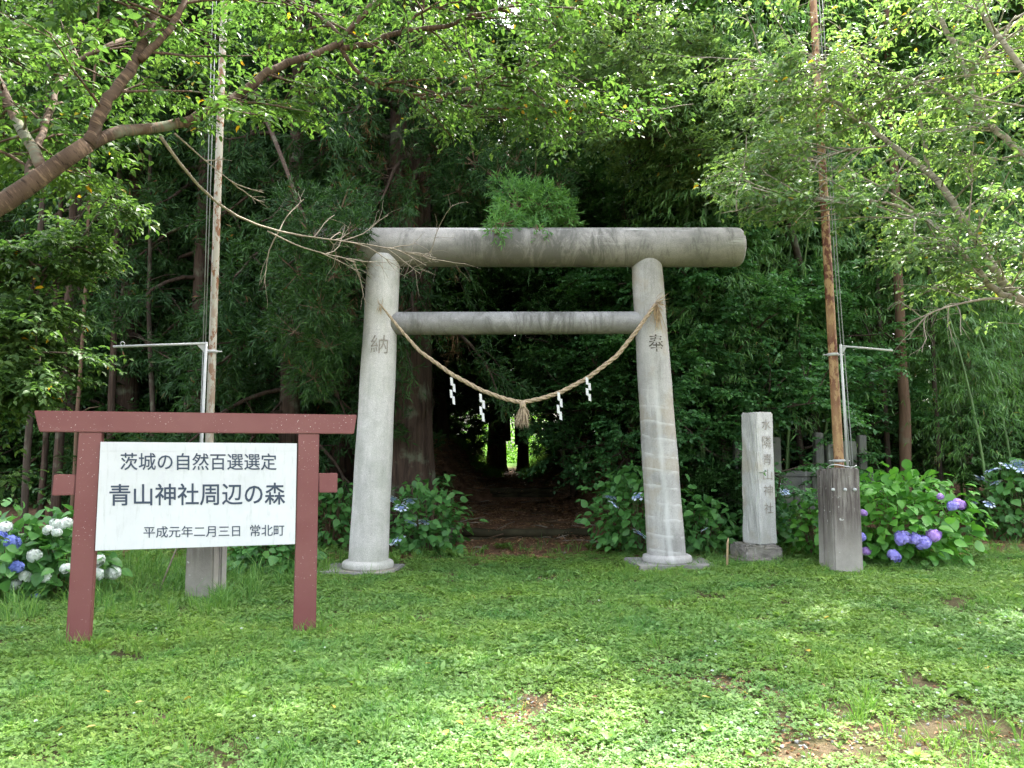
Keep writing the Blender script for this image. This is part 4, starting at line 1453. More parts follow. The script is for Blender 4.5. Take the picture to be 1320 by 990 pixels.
def cherry(name, label, loc, limbs, leafmat, barkmat, seed, per1, len1, per2, tw, nleaf, LL, LW, droop=.45, dead=None, extra=None, nobj=300, group=None, sub_r=.012, hem=None, thin=1.0):
    rng = np.random.default_rng(seed)
    e = empty(name, loc, label, "cherry tree", group)
    tb = Tubes(); lines = []
    for pts, r0, r1, dress in limbs:
        q = poly_interp(pts, max(8, int(len(pts) * 4)))
        q[1:-1] += rng.normal(0, .006, q[1:-1].shape)
        tb.add(q, np.linspace(r0, r1, len(q)), 12, rng=rng, rough=.03)
        if dress:
            for _ in range(dress): lines.append(q)
    mobj("trunk", tb.mesh("trunk", barkmat, off=e.location), e)
    L2 = []
    for q in lines:
        L2 += sub_branches([q], rng, per1, len1, .95, .0, .12, flat_=.4, sag=.02)
    if extra: L2 += extra
    L3 = sub_branches(L2, rng, per2, len1 * .5, .8, .0, .25, flat_=.35, sag=.02)
    if hem is not None:
        def ok_(q):
            a_, b_ = proj(q[-1]); c_, d_ = proj(q[len(q) // 2])
            return b_ < np.interp(a_, *hem) + 8 and d_ < np.interp(c_, *hem) + 8
        L2 = [q for q in L2 if ok_(q)]; L3 = [q for q in L3 if ok_(q)]
    tb = Tubes()
    for q in L2: tb.add(q, np.linspace(sub_r, sub_r * .35, len(q)), 5, cap=False)
    for q in L3: tb.add(q, np.linspace(sub_r * .35, .002, len(q)), 3, cap=False)
    tag(mobj("twigs", tb.mesh("twigs", barkmat, off=e.location), e), kind="stuff")
    p, d = twigs_from(L2 + L3, rng, tw, .8)
    d[:, 2] = d[:, 2] * .5 - .1
    arr = spray_leaves(p, norm(d), rng.uniform(.5, 1.2, len(p)) * .32, nleaf, LL, LW, rng, 'broad', droop=droop)
    Pn, D, Nn, Lg_, Wd = arr
    # the leaves that show largest become parts of their own
    rel = Pn - np.array([0, 0, CAM_H])
    depth = rel[:, 1] * CP + rel[:, 2] * SP
    uu = 660 + F * rel[:, 0] / depth; vv = 495 - F * (-rel[:, 1] * SP + rel[:, 2] * CP) / depth
    keep = depth > 3.2                                           # no leaf right in front of the lens
    if hem is not None:                                          # the crown's lower hem
        keep &= vv < np.interp(uu, *hem) + rng.normal(0, 16, len(uu))
        keep &= rng.random(len(uu)) < thin
        gap = np.abs(uu - np.interp(vv, [0, 600], [1050, 1084])) < 15       # twigs rubbed bare where they brush the pole
        keep &= ~(gap & ((vv < 115) | (vv > 185)) & (rng.random(len(uu)) < .88))
    inside = keep & (uu > 5) & (uu < 1315) & (vv > 5) & (vv < 985)
    score = np.where(inside, Lg_ / np.maximum(depth, .1), 0)
    order = np.argsort(-score)[:nobj]
    big = np.zeros(len(Pn), bool); big[order] = True
    rest = keep & ~big
    lv = Leaves(); lv.add(*leaf_arrays(Pn[rest], D[rest], Nn[rest], Lg_[rest], Wd[rest], rng, LEAF6))
    tag(mobj("foliage", lv.mesh("foliage", leafmat, off=e.location), e), kind="stuff")
    base = []
    for i in range(6):
        V, Fc, R = leaf_arrays(np.zeros((1, 3)), np.array([[0, 1.0, 0]]), np.array([[0, 0, 1.0]]), 1.0, LW / LL, rng, OVATE)
        base.append(arr_mesh("leaf", V, Fc, leafmat, np.full(len(Fc), (i + .5) / 6.2 if i < 5 else .9)))
    for i in np.nonzero(big)[0]:
        dd = norm(D[i]); S = norm(np.cross(dd, Nn[i])); nn = np.cross(S, dd); L = Lg_[i]; pp = Pn[i] - np.array(e.location)
        o = bpy.data.objects.new("leaf", base[rng.integers(0, 6)])
        o.matrix_local = Matrix(((S[0] * L, dd[0] * L, nn[0] * L, pp[0]), (S[1] * L, dd[1] * L, nn[1] * L, pp[1]), (S[2] * L, dd[2] * L, nn[2] * L, pp[2]), (0, 0, 0, 1)))
        link(o, e)
    if dead:
        tb = Tubes(); L2 = []
        for pts, r0, r1, cnt, ln in dead:
            q = poly_interp(pts, 14); tb.add(q, np.linspace(r0, r1, len(q)), 7)
            s1 = sub_branches([q], rng, cnt, ln, .5, -.02, .45)
            s2 = sub_branches(s1, rng, 4, ln * .45, .6, 0, .2)
            for a in s1: tb.add(a, np.linspace(.007, .003, len(a)), 4, cap=False)
            for a in s2: tb.add(a, np.linspace(.003, .0015, len(a)), 3, cap=False)
        mobj("dead_branch", tb.mesh("dead_branch", M['dead_wood'], off=e.location), e)
    return e


def PL_(*a):
    return [P(*q) for q in a]


root = Vector((-5.3, 3.6, 0.0))
main = [Vector((-5.3, 3.6, -.1)), Vector((-5.2, 3.8, .9)), Vector((-4.6, 4.2, 2.0))] + PL_((0, 266, 4.9), (60, 224, 5.0), (112, 186, 5.1))
l1 = PL_((112, 190, 5.1), (122, 160, 5.15), (140, 127, 5.2), (173, 83, 5.3), (190, 43, 5.4), (207, -5, 5.5), (215, -60, 5.6))
l1b = PL_((180, 78, 5.3), (200, 58, 5.35), (227, 27, 5.4), (243, -10, 5.5), (262, -60, 5.6))
l2 = PL_((104, 195, 5.1), (130, 178, 5.2), (160, 169, 5.35), (233, 160, 5.7), (283, 137, 5.9), (320, 113, 6.1), (350, 88, 6.2), (400, 72, 6.4), (440, 54, 6.6))
l3 = PL_((436, 56, 6.6), (462, 25, 6.6), (492, -8, 6.7), (515, -60, 6.8))
l4 = PL_((440, 62, 6.6), (475, 58, 6.7), (505, 44, 6.8), (525, 38, 6.85), (575, 36, 7.0), (600, 22, 7.1), (645, 12, 7.2), (700, -12, 7.4), (760, -60, 7.6))
l5 = PL_((438, 58, 6.6), (455, 88, 6.65), (480, 110, 6.7), (552, 128, 6.9), (610, 113, 7.0), (660, 98, 7.1), (695, 73, 7.2), (725, 47, 7.3))
l6 = PL_((552, 127, 6.9), (590, 136, 7.0), (640, 140, 7.0), (700, 136, 7.1), (760, 142, 7.2), (812, 143, 7.3))
l7 = PL_((520, 38, 6.85), (535, 18, 6.9), (570, 8, 6.95), (620, -10, 7.0))
l8 = PL_((440, 48, 6.6), (420, 25, 6.7), (380, 5, 6.9), (330, -25, 7.0))
up1 = PL_((60, 228, 5.0), (20, 150, 5.4), (-20, 60, 5.8), (-40, -60, 6.0))
up2 = PL_((30, 250, 4.95), (80, 90, 6.6), (120, 66, 6.7), (160, 50, 6.9))
overhead = [Vector((-4.9, 4.2, 3.2)), Vector((-3.5, 4.6, 5.4)), Vector((-1.5, 4.9, 6.4)), Vector((.8, 5.2, 7.0))]  # unseen limb above the frame, added to break up sun on the lawn
overhead2 = [Vector((-5.0, 4.0, 2.6)), Vector((-4.4, 3.0, 5.0)), Vector((-2.4, 2.0, 6.6)), Vector((.6, 1.8, 7.2))]
deadA = (PL_((207, 176, 5.6), (222, 203, 5.8), (250, 235, 6.1), (278, 265, 6.4), (310, 284, 6.8), (355, 299, 7.2), (410, 307, 7.7), (470, 314, 8.2), (520, 322, 8.5), (560, 335, 8.7)), .013, .004, 16, .6)
deadB = (PL_((225, 172, 5.65), (262, 205, 6.0), (302, 237, 6.2)), .008, .003, 3, .3)
deadC = (PL_((345, 298, 7.1), (385, 318, 7.4), (430, 330, 7.8), (475, 338, 8.2)), .008, .003, 8, .5)
cherry("cherry_tree", "cherry tree with thick ringed brown limb reaching over the red sign and pale dead twigs",
       root, [(main, .12, .054, 0), (l1, .044, .024, 2), (l1b, .027, .016, 1), (l2, .043, .028, 2), (l3, .027, .016, 1), (l4, .026, .012, 2), (l5, .02, .008, 3), (l6, .012, .005, 2), (l7, .012, .006, 1), (l8, .018, .008, 2), (up1, .04, .02, 4), (up2, .03, .02, 3), (overhead, .07, .02, 1)],
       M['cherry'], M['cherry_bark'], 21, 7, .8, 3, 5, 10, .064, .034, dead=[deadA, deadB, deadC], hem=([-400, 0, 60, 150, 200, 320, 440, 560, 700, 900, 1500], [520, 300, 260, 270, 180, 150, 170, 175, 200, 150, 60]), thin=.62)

root = Vector((P(1400, 600, 8.3).x, 8.3, .1))
tk = [Vector((root.x, root.y, -.1)), Vector((root.x - .1, 8.3, 1.2)), Vector((root.x - .25, 8.3, 2.2))]
r1 = tk[-1:] + PL_((1345, 405, 8.3), (1300, 378, 8.3), (1267, 322, 8.4), (1243, 287, 8.4), (1217, 243, 8.5), (1193, 217, 8.6), (1147, 187, 8.8), (1120, 163, 8.9), (1080, 133, 9.0), (1040, 110, 9.2), (985, 95, 9.3))
r1b = PL_((1310, 388, 8.3), (1277, 370, 8.2), (1240, 325, 8.1), (1197, 282, 8.1), (1150, 262, 8.1), (1090, 262, 8.2))
r2 = PL_((1197, 220, 8.6), (1192, 190, 8.6), (1187, 167, 8.6), (1184, 140, 8.65), (1180, 117, 8.7))
r3 = tk[-1:] + PL_((1400, 300, 8.0), (1350, 225, 8.0), (1320, 200, 8.0), (1297, 180, 8.0), (1263, 147, 8.1), (1247, 93, 8.2), (1220, 37, 8.3), (1193, 0, 8.4), (1160, -60, 8.5))
r3b = PL_((1262, 146, 8.1), (1235, 130, 8.2), (1207, 113, 8.3), (1170, 105, 8.5), (1120, 95, 8.7), (1060, 85, 8.9), (980, 80, 9.1))
r4 = tk[-1:] + PL_((1400, 200, 7.6), (1345, 120, 7.6), (1320, 90, 7.6), (1280, 43, 7.7), (1257, 0, 7.8), (1230, -60, 7.9))
r5 = PL_((1247, 95, 8.2), (1280, 60, 8.1), (1310, 20, 8.0))
r6 = PL_((1147, 187, 8.8), (1080, 195, 8.8), (1010, 215, 8.9), (945, 225, 9.0))
r7 = PL_((1090, 262, 8.2), (1030, 255, 8.3), (975, 265, 8.5), (930, 275, 8.6))
over_r = [tk[-1], Vector((6.2, 7.2, 4.6)), Vector((4.6, 6.2, 6.4)), Vector((2.6, 5.4, 7.4)), Vector((.8, 4.8, 7.8))]  # out-of-view limb added so its leaves shade the near lawn
over_r2 = [tk[-1], Vector((6.6, 6.4, 5.0)), Vector((5.4, 4.6, 6.8)), Vector((3.6, 3.2, 7.6))]
deadR = (PL_((1322, 396, 8.2), (1290, 383, 8.1), (1250, 388, 8.0), (1205, 400, 7.9), (1165, 420, 7.9)), .02, .003, 8, .5)
deadR2 = (PL_((1248, 292, 8.35), (1252, 250, 8.3), (1254, 225, 8.3), (1248, 195, 8.3)), .010, .004, 10, .4)
cherry("cherry_tree", "slanting cherry tree with pale thin limbs spreading sunlit leaves round the rusty flagpole",
       root, [(tk, .13, .10, 0), (r1, .062, .012, 4), (r1b, .04, .01, 4), (r2, .022, .014, 0), (r3, .05, .022, 4), (r3b, .018, .006, 5), (r4, .05, .02, 3), (r5, .018, .008, 2), (r6, .012, .004, 4), (r7, .01, .004, 3), (over_r, .06, .02, 1)],
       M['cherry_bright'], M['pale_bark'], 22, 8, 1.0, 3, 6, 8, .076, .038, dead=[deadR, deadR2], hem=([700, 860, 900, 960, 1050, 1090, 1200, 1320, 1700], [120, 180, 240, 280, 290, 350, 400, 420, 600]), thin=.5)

# leafy tree whose sprays hang over the beam from above (middle and right of the top edge)
rng = np.random.default_rng(91)
root = Vector((5.9, 14.9, .6))
tk = [Vector((5.9, 14.9, .5)), Vector((5.8, 14.7, 2.6)), Vector((5.5, 14.2, 4.8)), Vector((4.8, 13.6, 6.6))]
lim = [(tk, .085, .06, 0)]
for tgt in ((560, 60, 10.6), (640, 30, 10.8), (700, 100, 11), (760, 170, 11.2), (800, 60, 11), (850, 130, 11.2), (900, 60, 11.4), (760, -40, 11), (900, 200, 11.6), (650, -60, 11.5), (590, 140, 12), (960, 120, 11.6)):
    a = P(*tgt); s_ = Vector((5.0, 13.8, 5.8 + random.random()))
    md = (a + s_) / 2 + Vector((0, 0, .5))
    lim.append(([s_, md, a], .04, .01, 4))
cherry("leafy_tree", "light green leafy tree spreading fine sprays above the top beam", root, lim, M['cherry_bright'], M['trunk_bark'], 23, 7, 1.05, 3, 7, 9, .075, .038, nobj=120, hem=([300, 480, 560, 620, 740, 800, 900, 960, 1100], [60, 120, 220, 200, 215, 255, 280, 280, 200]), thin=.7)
bpy.data.objects["leafy_tree"]["category"] = "tree"

# a low leafy branch at the near left edge and leafy saplings
root = Vector((P(-60, 600, 7.2).x, 7.2, 0))
lim = [([root, root + Vector((.05, 0, 1.4)), root + Vector((.2, 0, 2.6)), root + Vector((.3, .1, 3.6))], .04, .02, 3)]
for tgt in ((40, 380, 7.0), (55, 450, 7.0), (60, 330, 7.2), (25, 490, 6.9), (120, 250, 7.6), (150, 240, 7.6)):
    lim.append(([root + Vector((.15, 0, 2.0)), P(*tgt)], .015, .005, 3))
cherry("sapling", "thin leafy sapling at the frame edge beyond the red sign", root, lim, M['cherry'], M['trunk_bark'], 24, 5, .36, 3, 5, 9, .07, .038, nobj=120)
bpy.data.objects["sapling"]["category"] = "sapling"

# ------------------------------------------------------------------ mid trees with places of their own
plant_tree('cedar_low', P(372, 600, 13.4).x, 13.4, .95, "cedar with low drooping dark sprays behind the grey flagpole", "cedar", None, 1.0, top="cedar_tree")
plant_tree('cedar_low', P(440, 600, 14.9).x, 14.9, 1.0, "cedar with drooping dark sprays between the grey flagpole and the massive cedar", "cedar", None, 5.0, top="cedar_tree")
plant_tree('cedar_low', P(90, 600, 15.8).x, 15.8, .95, "cedar drooping behind the pale straight trunk beyond the sign", "cedar", None, 3.4, top="cedar_tree")
plant_tree('evergreen', P(170, 600, 19).x, 19, .9, "dark evergreen filling the gap beyond the long bracket", "evergreen tree", None, 1.4, top="evergreen_tree")
plant_tree('evergreen', P(330, 600, 18).x, 18, .9, "dark evergreen filling the gap beyond the board of the sign", "evergreen tree", None, 3.4, top="evergreen_tree")
plant_tree('cedar_low', P(250, 600, 14.6).x, 14.6, .95, "cedar with foliage to the ground beyond the horizontal bracket of the grey flagpole", "cedar", None, 2.2, top="cedar_tree")
plant_tree('cedar_tall', P(160, 600, 15.5).x, 15.5, .9, "straight cedar seen just beside the red sign's near post", "cedar", None, 3.0, top="cedar_tree")
plant_tree('cedar_tall', P(470, 600, 16).x, 16.0, .95, "cedar standing close behind the massive old cedar", "cedar", None, .4, top="cedar_tree")
plant_tree('evergreen', P(655, 600, 27).x + .0, 27.0, 1.0, "glossy evergreen arching over the forest path framed by the gate", "evergreen tree", None, .8, z=2.0, top="evergreen_tree")
plant_tree('evergreen_high', -2.7, 23.5, 1.0, "glossy evergreen beyond the second path step on the massive cedar's side", "evergreen tree", None, 2.7, top="evergreen_tree")
plant_tree('evergreen_high', 2.8, 22.8, 1.0, "glossy evergreen beyond the second path step on the ringed pillar's side", "evergreen tree", None, 5.1, top="evergreen_tree")
plant_tree('evergreen_high', -2.8, 29, 1.05, "far glossy evergreen on the massive cedar's side of the lit path end", "evergreen tree", None, .2, top="evergreen_tree")
plant_tree('evergreen_high', 2.9, 30, 1.05, "far glossy evergreen on the ringed pillar's side of the lit path end", "evergreen tree", None, 3.3, top="evergreen_tree")
plant_tree('evergreen', -2.75, 27.5, .85, "low dark evergreen walling the path on the massive cedar's side", "evergreen tree", None, .9, top="evergreen_tree")
plant_tree('evergreen', 2.75, 26.5, .85, "low dark evergreen walling the path on the ringed pillar's side", "evergreen tree", None, 2.9, top="evergreen_tree")
plant_tree('evergreen', -2.9, 39, 1.0, "evergreen pressing on the lit opening from the massive cedar's side", "evergreen tree", None, 1.9, top="evergreen_tree")
plant_tree('evergreen', 2.7, 40, 1.0, "evergreen pressing on the lit opening from the ringed pillar's side", "evergreen tree", None, 4.9, top="evergreen_tree")
plant_tree('evergreen', -6.2, 37, 1.1, "evergreen deep in the wood beyond the massive cedar", "evergreen tree", None, .9, top="evergreen_tree")
plant_tree('evergreen', 6.2, 36, 1.1, "evergreen deep in the wood beyond the ringed pillar", "evergreen tree", None, .3, top="evergreen_tree")
plant_tree('broad_tall', -2.3, 25.5, 1.5, "tallest broadleaf tree in the wood, its crown above the far end of the path", "tree", None, .3, top="broadleaf_tree")
plant_tree('evergreen', -3.6, 33.5, 1.0, "farthest low evergreen beside the lit opening, on the massive cedar's side", "evergreen tree", None, 3.9, top="evergreen_tree")
plant_tree('evergreen', 3.4, 34.5, 1.0, "farthest low evergreen beside the lit opening, on the ringed pillar's side", "evergreen tree", None, 1.9, top="evergreen_tree")
plant_tree('evergreen', .2, 31.5, .9, "glossy evergreen crown roofing the far stretch of the path", "evergreen tree", None, 2.2, z=1.9, top="evergreen_tree")
plant_tree('evergreen', -.2, 23.0, .7, "glossy evergreen crown hanging over the second path step", "evergreen tree", None, 4.2, z=2.3, top="evergreen_tree")
for x, y, s_, w in ((-1.55, 31, .95, "hugging the path, on the massive cedar's side"), (-2.9, 30.5, 1.2, "on the bank crest, on the massive cedar's side"), (1.6, 31.5, .95, "hugging the path, on the ringed pillar's side"), (2.9, 31, 1.2, "on the bank crest, on the ringed pillar's side")):
    plant_tree('shrub', x, y, s_, "shrub narrowing the lit path end, " + w, "shrub", None, x * 2, top="shrub")
plant_tree('evergreen_high', -2.15, 15.9, .8, "glossy evergreen whose crown fills the gate behind the rope, beside the massive cedar", "evergreen tree", None, 1.7, top="evergreen_tree")
plant_tree('evergreen_high', 2.3, 15.4, .8, "glossy evergreen whose crown fills the gate behind the rope, toward the ringed pillar", "evergreen tree", None, 3.1, top="evergreen_tree")
plant_tree('evergreen_high', 1.5, 18.9, .85, "glossy evergreen standing at the path's edge past the first step", "evergreen tree", None, 5.7, top="evergreen_tree")
plant_tree('evergreen_high', -2.7, 18.6, .95, "dark glossy evergreen on the bank by the massive cedar", "evergreen tree", None, 1.9, top="evergreen_tree")
plant_tree('evergreen_high', 2.8, 17.8, .95, "dark glossy evergreen on the bank toward the ringed pillar", "evergreen tree", None, 4.0, top="evergreen_tree")
plant_tree('round_leaf', P(935, 600, 13.3).x, 13.3, .95, "round-leaved tree drooping tiers of foliage over the stone marker", "tree", None, .3, top="round_leaved_tree")
plant_tree('round_leaf', P(1035, 600, 14.2).x, 14.3, .9, "round-leaved tree behind the rusty flagpole and stone fence", "tree", None, 2.3, top="round_leaved_tree")
plant_tree('round_leaf', P(855, 600, 13.9).x, 14.2, .95, "round-leaved tree directly behind the ringed pillar", "tree", None, 4.3, top="round_leaved_tree")
plant_tree('round_leaf', P(815, 600, 16.0).x, 16.0, .95, "round-leaved tree on the path bank inside the gate", "tree", None, 5.3, top="round_leaved_tree")
for px, y, s, lab, rz in ((912, 14.3, 1.0, "bamboo clump cascading behind the rounded end of the top beam", 0.2), (990, 15.5, 1.05, "bamboo clump behind the round-leaved tree and stone marker", 1.2), (1212, 15.2, .9, "bamboo clump with low feathery sprays behind the violet hydrangea", 2.0),
                          (820, 15.8, 1.05, "bamboo clump showing above the middle of the top beam", 3.9), (1330, 13.5, .9, "bamboo clump beyond the lacecap hydrangea at the wood edge", 4.4)):
    plant_tree('bamboo', P(px, 600, y).x, y, s, lab, "bamboo", "bamboo clumps along the wood edge", rz if px != 1225 else 0, names=("culm", "foliage"), top="bamboo_clump")

# slim bare trunks that can be picked out between the leaves
def bare_trunk(px, y, w_px, py_top, label, mat, lean=0.0, bend=None):
    x = P(px, 600, y).x; r = w_px / F * y / 2
    rng = np.random.default_rng(px)
    z0 = gz(x, y)
    pts = poly_interp([[x, y, z0 - .1], [x + lean * .3, y, z0 + 1.2], [x + lean * .7, y, z0 + 3], [x + lean, y, z0 + 7], [x + lean * 1.1, y, z0 + 12]], 22)
    pts[:, 0] += np.cumsum(rng.normal(0, .012, 22))
    e = empty("slender_tree", (x, y, z0), label, "tree", "slender trunks among the undergrowth")
    tb = Tubes(); tb.add(pts, np.linspace(r, r * .45, 22) * np.r_[1.25, np.ones(21)], 12, rng=rng, rough=.04)
    for _ in range(5):
        i = rng.integers(4, 14); a = rng.uniform(0, 6.28)
        tb.add([pts[i], pts[i] + [math.cos(a) * .3, math.sin(a) * .3, .1], pts[i] + [math.cos(a) * .6, math.sin(a) * .6, .12]], [.012, .008, .003], 4, cap=False)
    mobj("trunk", tb.mesh("trunk", mat, off=e.location), e)
    lv = Leaves()
    top = pts[10:]
    L2 = sub_branches([top], rng, 26, 1.3, 1.0, .05, .1)
    p, d = twigs_from(L2, rng, 9, 1.0)
    lv.add(*leaf_arrays(*spray_leaves(p, d, rng.uniform(.6, 1.1, len(p)) * .45, 9, .10, .05, rng, 'broad'), rng))
    mobj("crown", lv.mesh("crown", M['broad'], off=e.location), e)


M['brown_bark'] = bark("brown_smooth_bark", (.09, .055, .035, 1), (.16, .10, .065, 1), (5, 5, .8), .5)
bare_trunk(1167, 13.6, 15, 450, "brown slender trunk in the dark gap behind the violet hydrangea", M['brown_bark'])
bare_trunk(1147, 14.6, 7, 470, "very thin trunk just beside the brown slender trunk", M['trunk_bark'])
bare_trunk(1212, 14.2, 6, 600, "thin dark trunk between the brown slender trunk and feathery bamboo", M['trunk_bark'])
bare_trunk(36, 13.2, 9, 540, "pale straight trunk nearest the frame edge beyond the blue hydrangea", M['trunk_bark'])
bare_trunk(56, 14.5, 8, 560, "reddish trunk next to the pale straight trunk above the white hydrangea", M['cedar_bark'])
bare_trunk(75, 14.2, 12, 560, "dark trunk behind the stub rail of the red sign", M['cedar_bark'])
bare_trunk(95, 12.9, 5, 560, "thin trunk almost hidden by the near post of the sign", M['brown_bark'])
bare_trunk(206, 14.2, 7, 350, "wavy thin trunk crossing the long bracket of the grey flagpole", M['trunk_bark'], -.4)
bare_trunk(140, 14.5, 10, 350, "thicker dark trunk under the tip of the long bracket", M['cedar_bark'])

# two trunks that frame the lit end of the path
for px, y, w, lab in ((640, 33, 24, "dark trunk framing the bright end of the path, on the massive cedar's side"), (674, 33, 14, "dark trunk framing the bright end of the path, on the ringed pillar's side")):
    x = P(px, 600, y).x
    e = empty("cedar_tree", (x, y, gz(x, y) - .2), lab, "cedar", None)
    tb = Tubes(); r = w / F * y / 2
    tb.add([(0, 0, 0), (0, 0, .5), (.02, 0, 1.5), (.05, 0, 4), (.1, 0, 14)], [r * 1.5, r * 1.15, r, r * .9, r * .5], 14)
    mobj("trunk", tb.mesh("trunk", M['cedar_bark']), e)
    c = mobj("crown", PROTO['cedar_tall'][1], e); c.scale = (1, 1, 1)

# ------------------------------------------------------------------ the wood behind
rs = random.Random(5)
spots = []
for row, (y0, n, xr) in enumerate(((17, 11, 15), (20.5, 12, 19), (25, 13, 23), (31, 14, 28), (39, 15, 36))):
    for i in range(n):
        x = -xr + 2 * xr * (i + .5) / n + rs.uniform(-.7, .7)
        y = y0 + rs.uniform(-1.3, 1.3)
        if abs(x - float(path_x(y))) < (2.0 if y < 24 else 1.7): continue
        spots.append((x, y, row))
for x, y, s_, w in ((-3.9, 18.6, 1.3, "on the massive cedar's side of the path"), (3.6, 19.6, 1.35, "on the ringed pillar's side of the path"), (-7.5, 19, 1.3, "beyond the grey flagpole")):
    plant_tree('broad_tall', x, y, s_, 'very tall broadleaf tree closing the canopy ' + w, "tree", None, 1.0 + x, top="broadleaf_tree")
LABS = {'cedar_tall': ("tall dark cedar in the shaded wood behind the shrine gate", "cedar", "cedars in the wood", "cedar_tree"), 'broad_tall': ("tall broadleaf tree in the shaded wood behind the shrine gate", "tree", "broadleaf trees in the wood", "broadleaf_tree")}
for x, y, row in spots:
    kind = 'cedar_tall' if rs.random() < (.62 if x < 2 else .4) else 'broad_tall'
    lab, cat, grp, top = LABS[kind]
    plant_tree(kind, x, y, rs.uniform(.85, 1.15) * (1 + .05 * row), lab, cat, grp, rs.uniform(0, 6.28), top=top)
sh = []
for _ in range(70):
    y = rs.uniform(14.8, 30); x = rs.uniform(-.75 * y, .75 * y)
    if abs(x - float(path_x(y))) < (2.3 if y < 20 else 3.0): continue
    if 3.6 < x < 6.8 and y < 16: continue
    sh.append((x, y))
for x, y in sh[:52]:
    plant_tree('shrub', x, y, rs.uniform(.7, 1.25), "dark evergreen shrub in the undergrowth of the wood", "shrub", "undergrowth shrubs in the wood", rs.uniform(0, 6.28), top="shrub")
plant_tree('shrub', P(905, 600, 12.9).x, 12.9, .55, "low dark shrub beside the shaded hydrangea behind the gate pillar", "shrub", None, 1, top="shrub")
plant_tree('shrub', P(1290, 600, 14).x, 14, .8, "dark shrub behind the lacecap hydrangea", "shrub", None, 2, top="shrub")
plant_tree('shrub', P(935, 600, 12.9).x, 12.7, .5, "low dark shrub tucked behind the stone marker", "shrub", None, 4, top="shrub")

# far wood as one mass, with a lit clearing at the path's end
rng = np.random.default_rng(61)
lv = Leaves()
n = 70000
a = rng.uniform(-1.15, 1.15, n); near_ = rng.random(n) < .55
R_ = np.where(near_, rng.uniform(46, 58, n), rng.uniform(76, 96, n))
xx = np.sin(a) * R_; yy = np.cos(a) * R_; zz = rng.uniform(0, 1, n) ** 1.15 * np.where(near_, 22, 30) + .8
k = (np.abs(xx + .4) > 1.6) & (~near_ | (np.abs(xx) > 5.2))
Pn = np.stack([xx, yy, zz], 1)[k]
lv.add(*leaf_arrays(Pn, rng.normal(0, 1, Pn.shape), np.array([0, -.6, .6]) + rng.normal(0, .5, Pn.shape), rng.uniform(.6, 1.2, len(Pn)), rng.uniform(.5, .9, len(Pn)), rng))
tag(mobj("far_wood", lv.mesh("far_wood", M['broad'])), "far dense wood closing the view behind the trees", "wood", None, "stuff")
lv = Leaves(); n = 9000
Pn = np.stack([rng.uniform(-2.6, 2.6, n), rng.uniform(47, 54, n), rng.uniform(0, 1, n) ** 1.6 * 5 + .7], 1)
lv.add(*leaf_arrays(Pn, rng.normal(0, 1, Pn.shape) + [0, 0, .4], np.array([0, -.5, .8]) + rng.normal(0, .5, Pn.shape), rng.uniform(.12, .25, n), rng.uniform(.06, .12, n), rng))
tag(mobj("bright_thicket", lv.mesh("bright_thicket", M['far_leaf'])), "bright green thicket in the clearing at the far end of the path", "thicket", None, "stuff")

# ------------------------------------------------------------------ ground cover (geometry nodes on point clouds)


def scatter(name, pts, rot, scale, idx, protos, label, cat=None, kind="stuff"):
    col = bpy.data.collections.new(name + "_kinds")
    for i, (me) in enumerate(protos):
        o = bpy.data.objects.new(f"{name}_kind_{i:02d}", me); col.objects.link(o)
    me = bpy.data.meshes.new(name)
    me.vertices.add(len(pts)); me.vertices.foreach_set("co", np.ascontiguousarray(pts, np.float32).ravel())
    for nm, tp, dt in (("rot", 'FLOAT_VECTOR', rot), ("scl", 'FLOAT', scale), ("idx", 'INT', idx)):
        at = me.attributes.new(nm, tp, 'POINT'); at.data.foreach_set("vector" if tp == 'FLOAT_VECTOR' else "value", np.ascontiguousarray(dt, np.int32 if tp == 'INT' else np.float32).ravel())
    o = mobj(name, me)
    ng = bpy.data.node_groups.new(name, 'GeometryNodeTree')
    ng.interface.new_socket("Geometry", in_out='INPUT', socket_type='NodeSocketGeometry')
    ng.interface.new_socket("Geometry", in_out='OUTPUT', socket_type='NodeSocketGeometry')
    N_ = ng.nodes.new
    gi, go, iop, ci = N_('NodeGroupInput'), N_('NodeGroupOutput'), N_('GeometryNodeInstanceOnPoints'), N_('GeometryNodeCollectionInfo')
    ci.inputs['Collection'].default_value = col; ci.inputs['Separate Children'].default_value = True; ci.inputs['Reset Children'].default_value = True
    iop.inputs['Pick Instance'].default_value = True
    def na(nm, dt):
        q = N_('GeometryNodeInputNamedAttribute'); q.data_type = dt; q.inputs['Name'].default_value = nm; return q.outputs['Attribute']
    ng.links.new(gi.outputs[0], iop.inputs['Points']); ng.links.new(ci.outputs[0], iop.inputs['Instance'])
    ng.links.new(na("idx", 'INT'), iop.inputs['Instance Index']); ng.links.new(na("rot", 'FLOAT_VECTOR'), iop.inputs['Rotation']); ng.links.new(na("scl", 'FLOAT'), iop.inputs['Scale'])
    ng.links.new(iop.outputs[0], go.inputs[0])
    md = o.modifiers.new("scatter", 'NODES'); md.node_group = ng
    return tag(o, label, cat, None, kind)


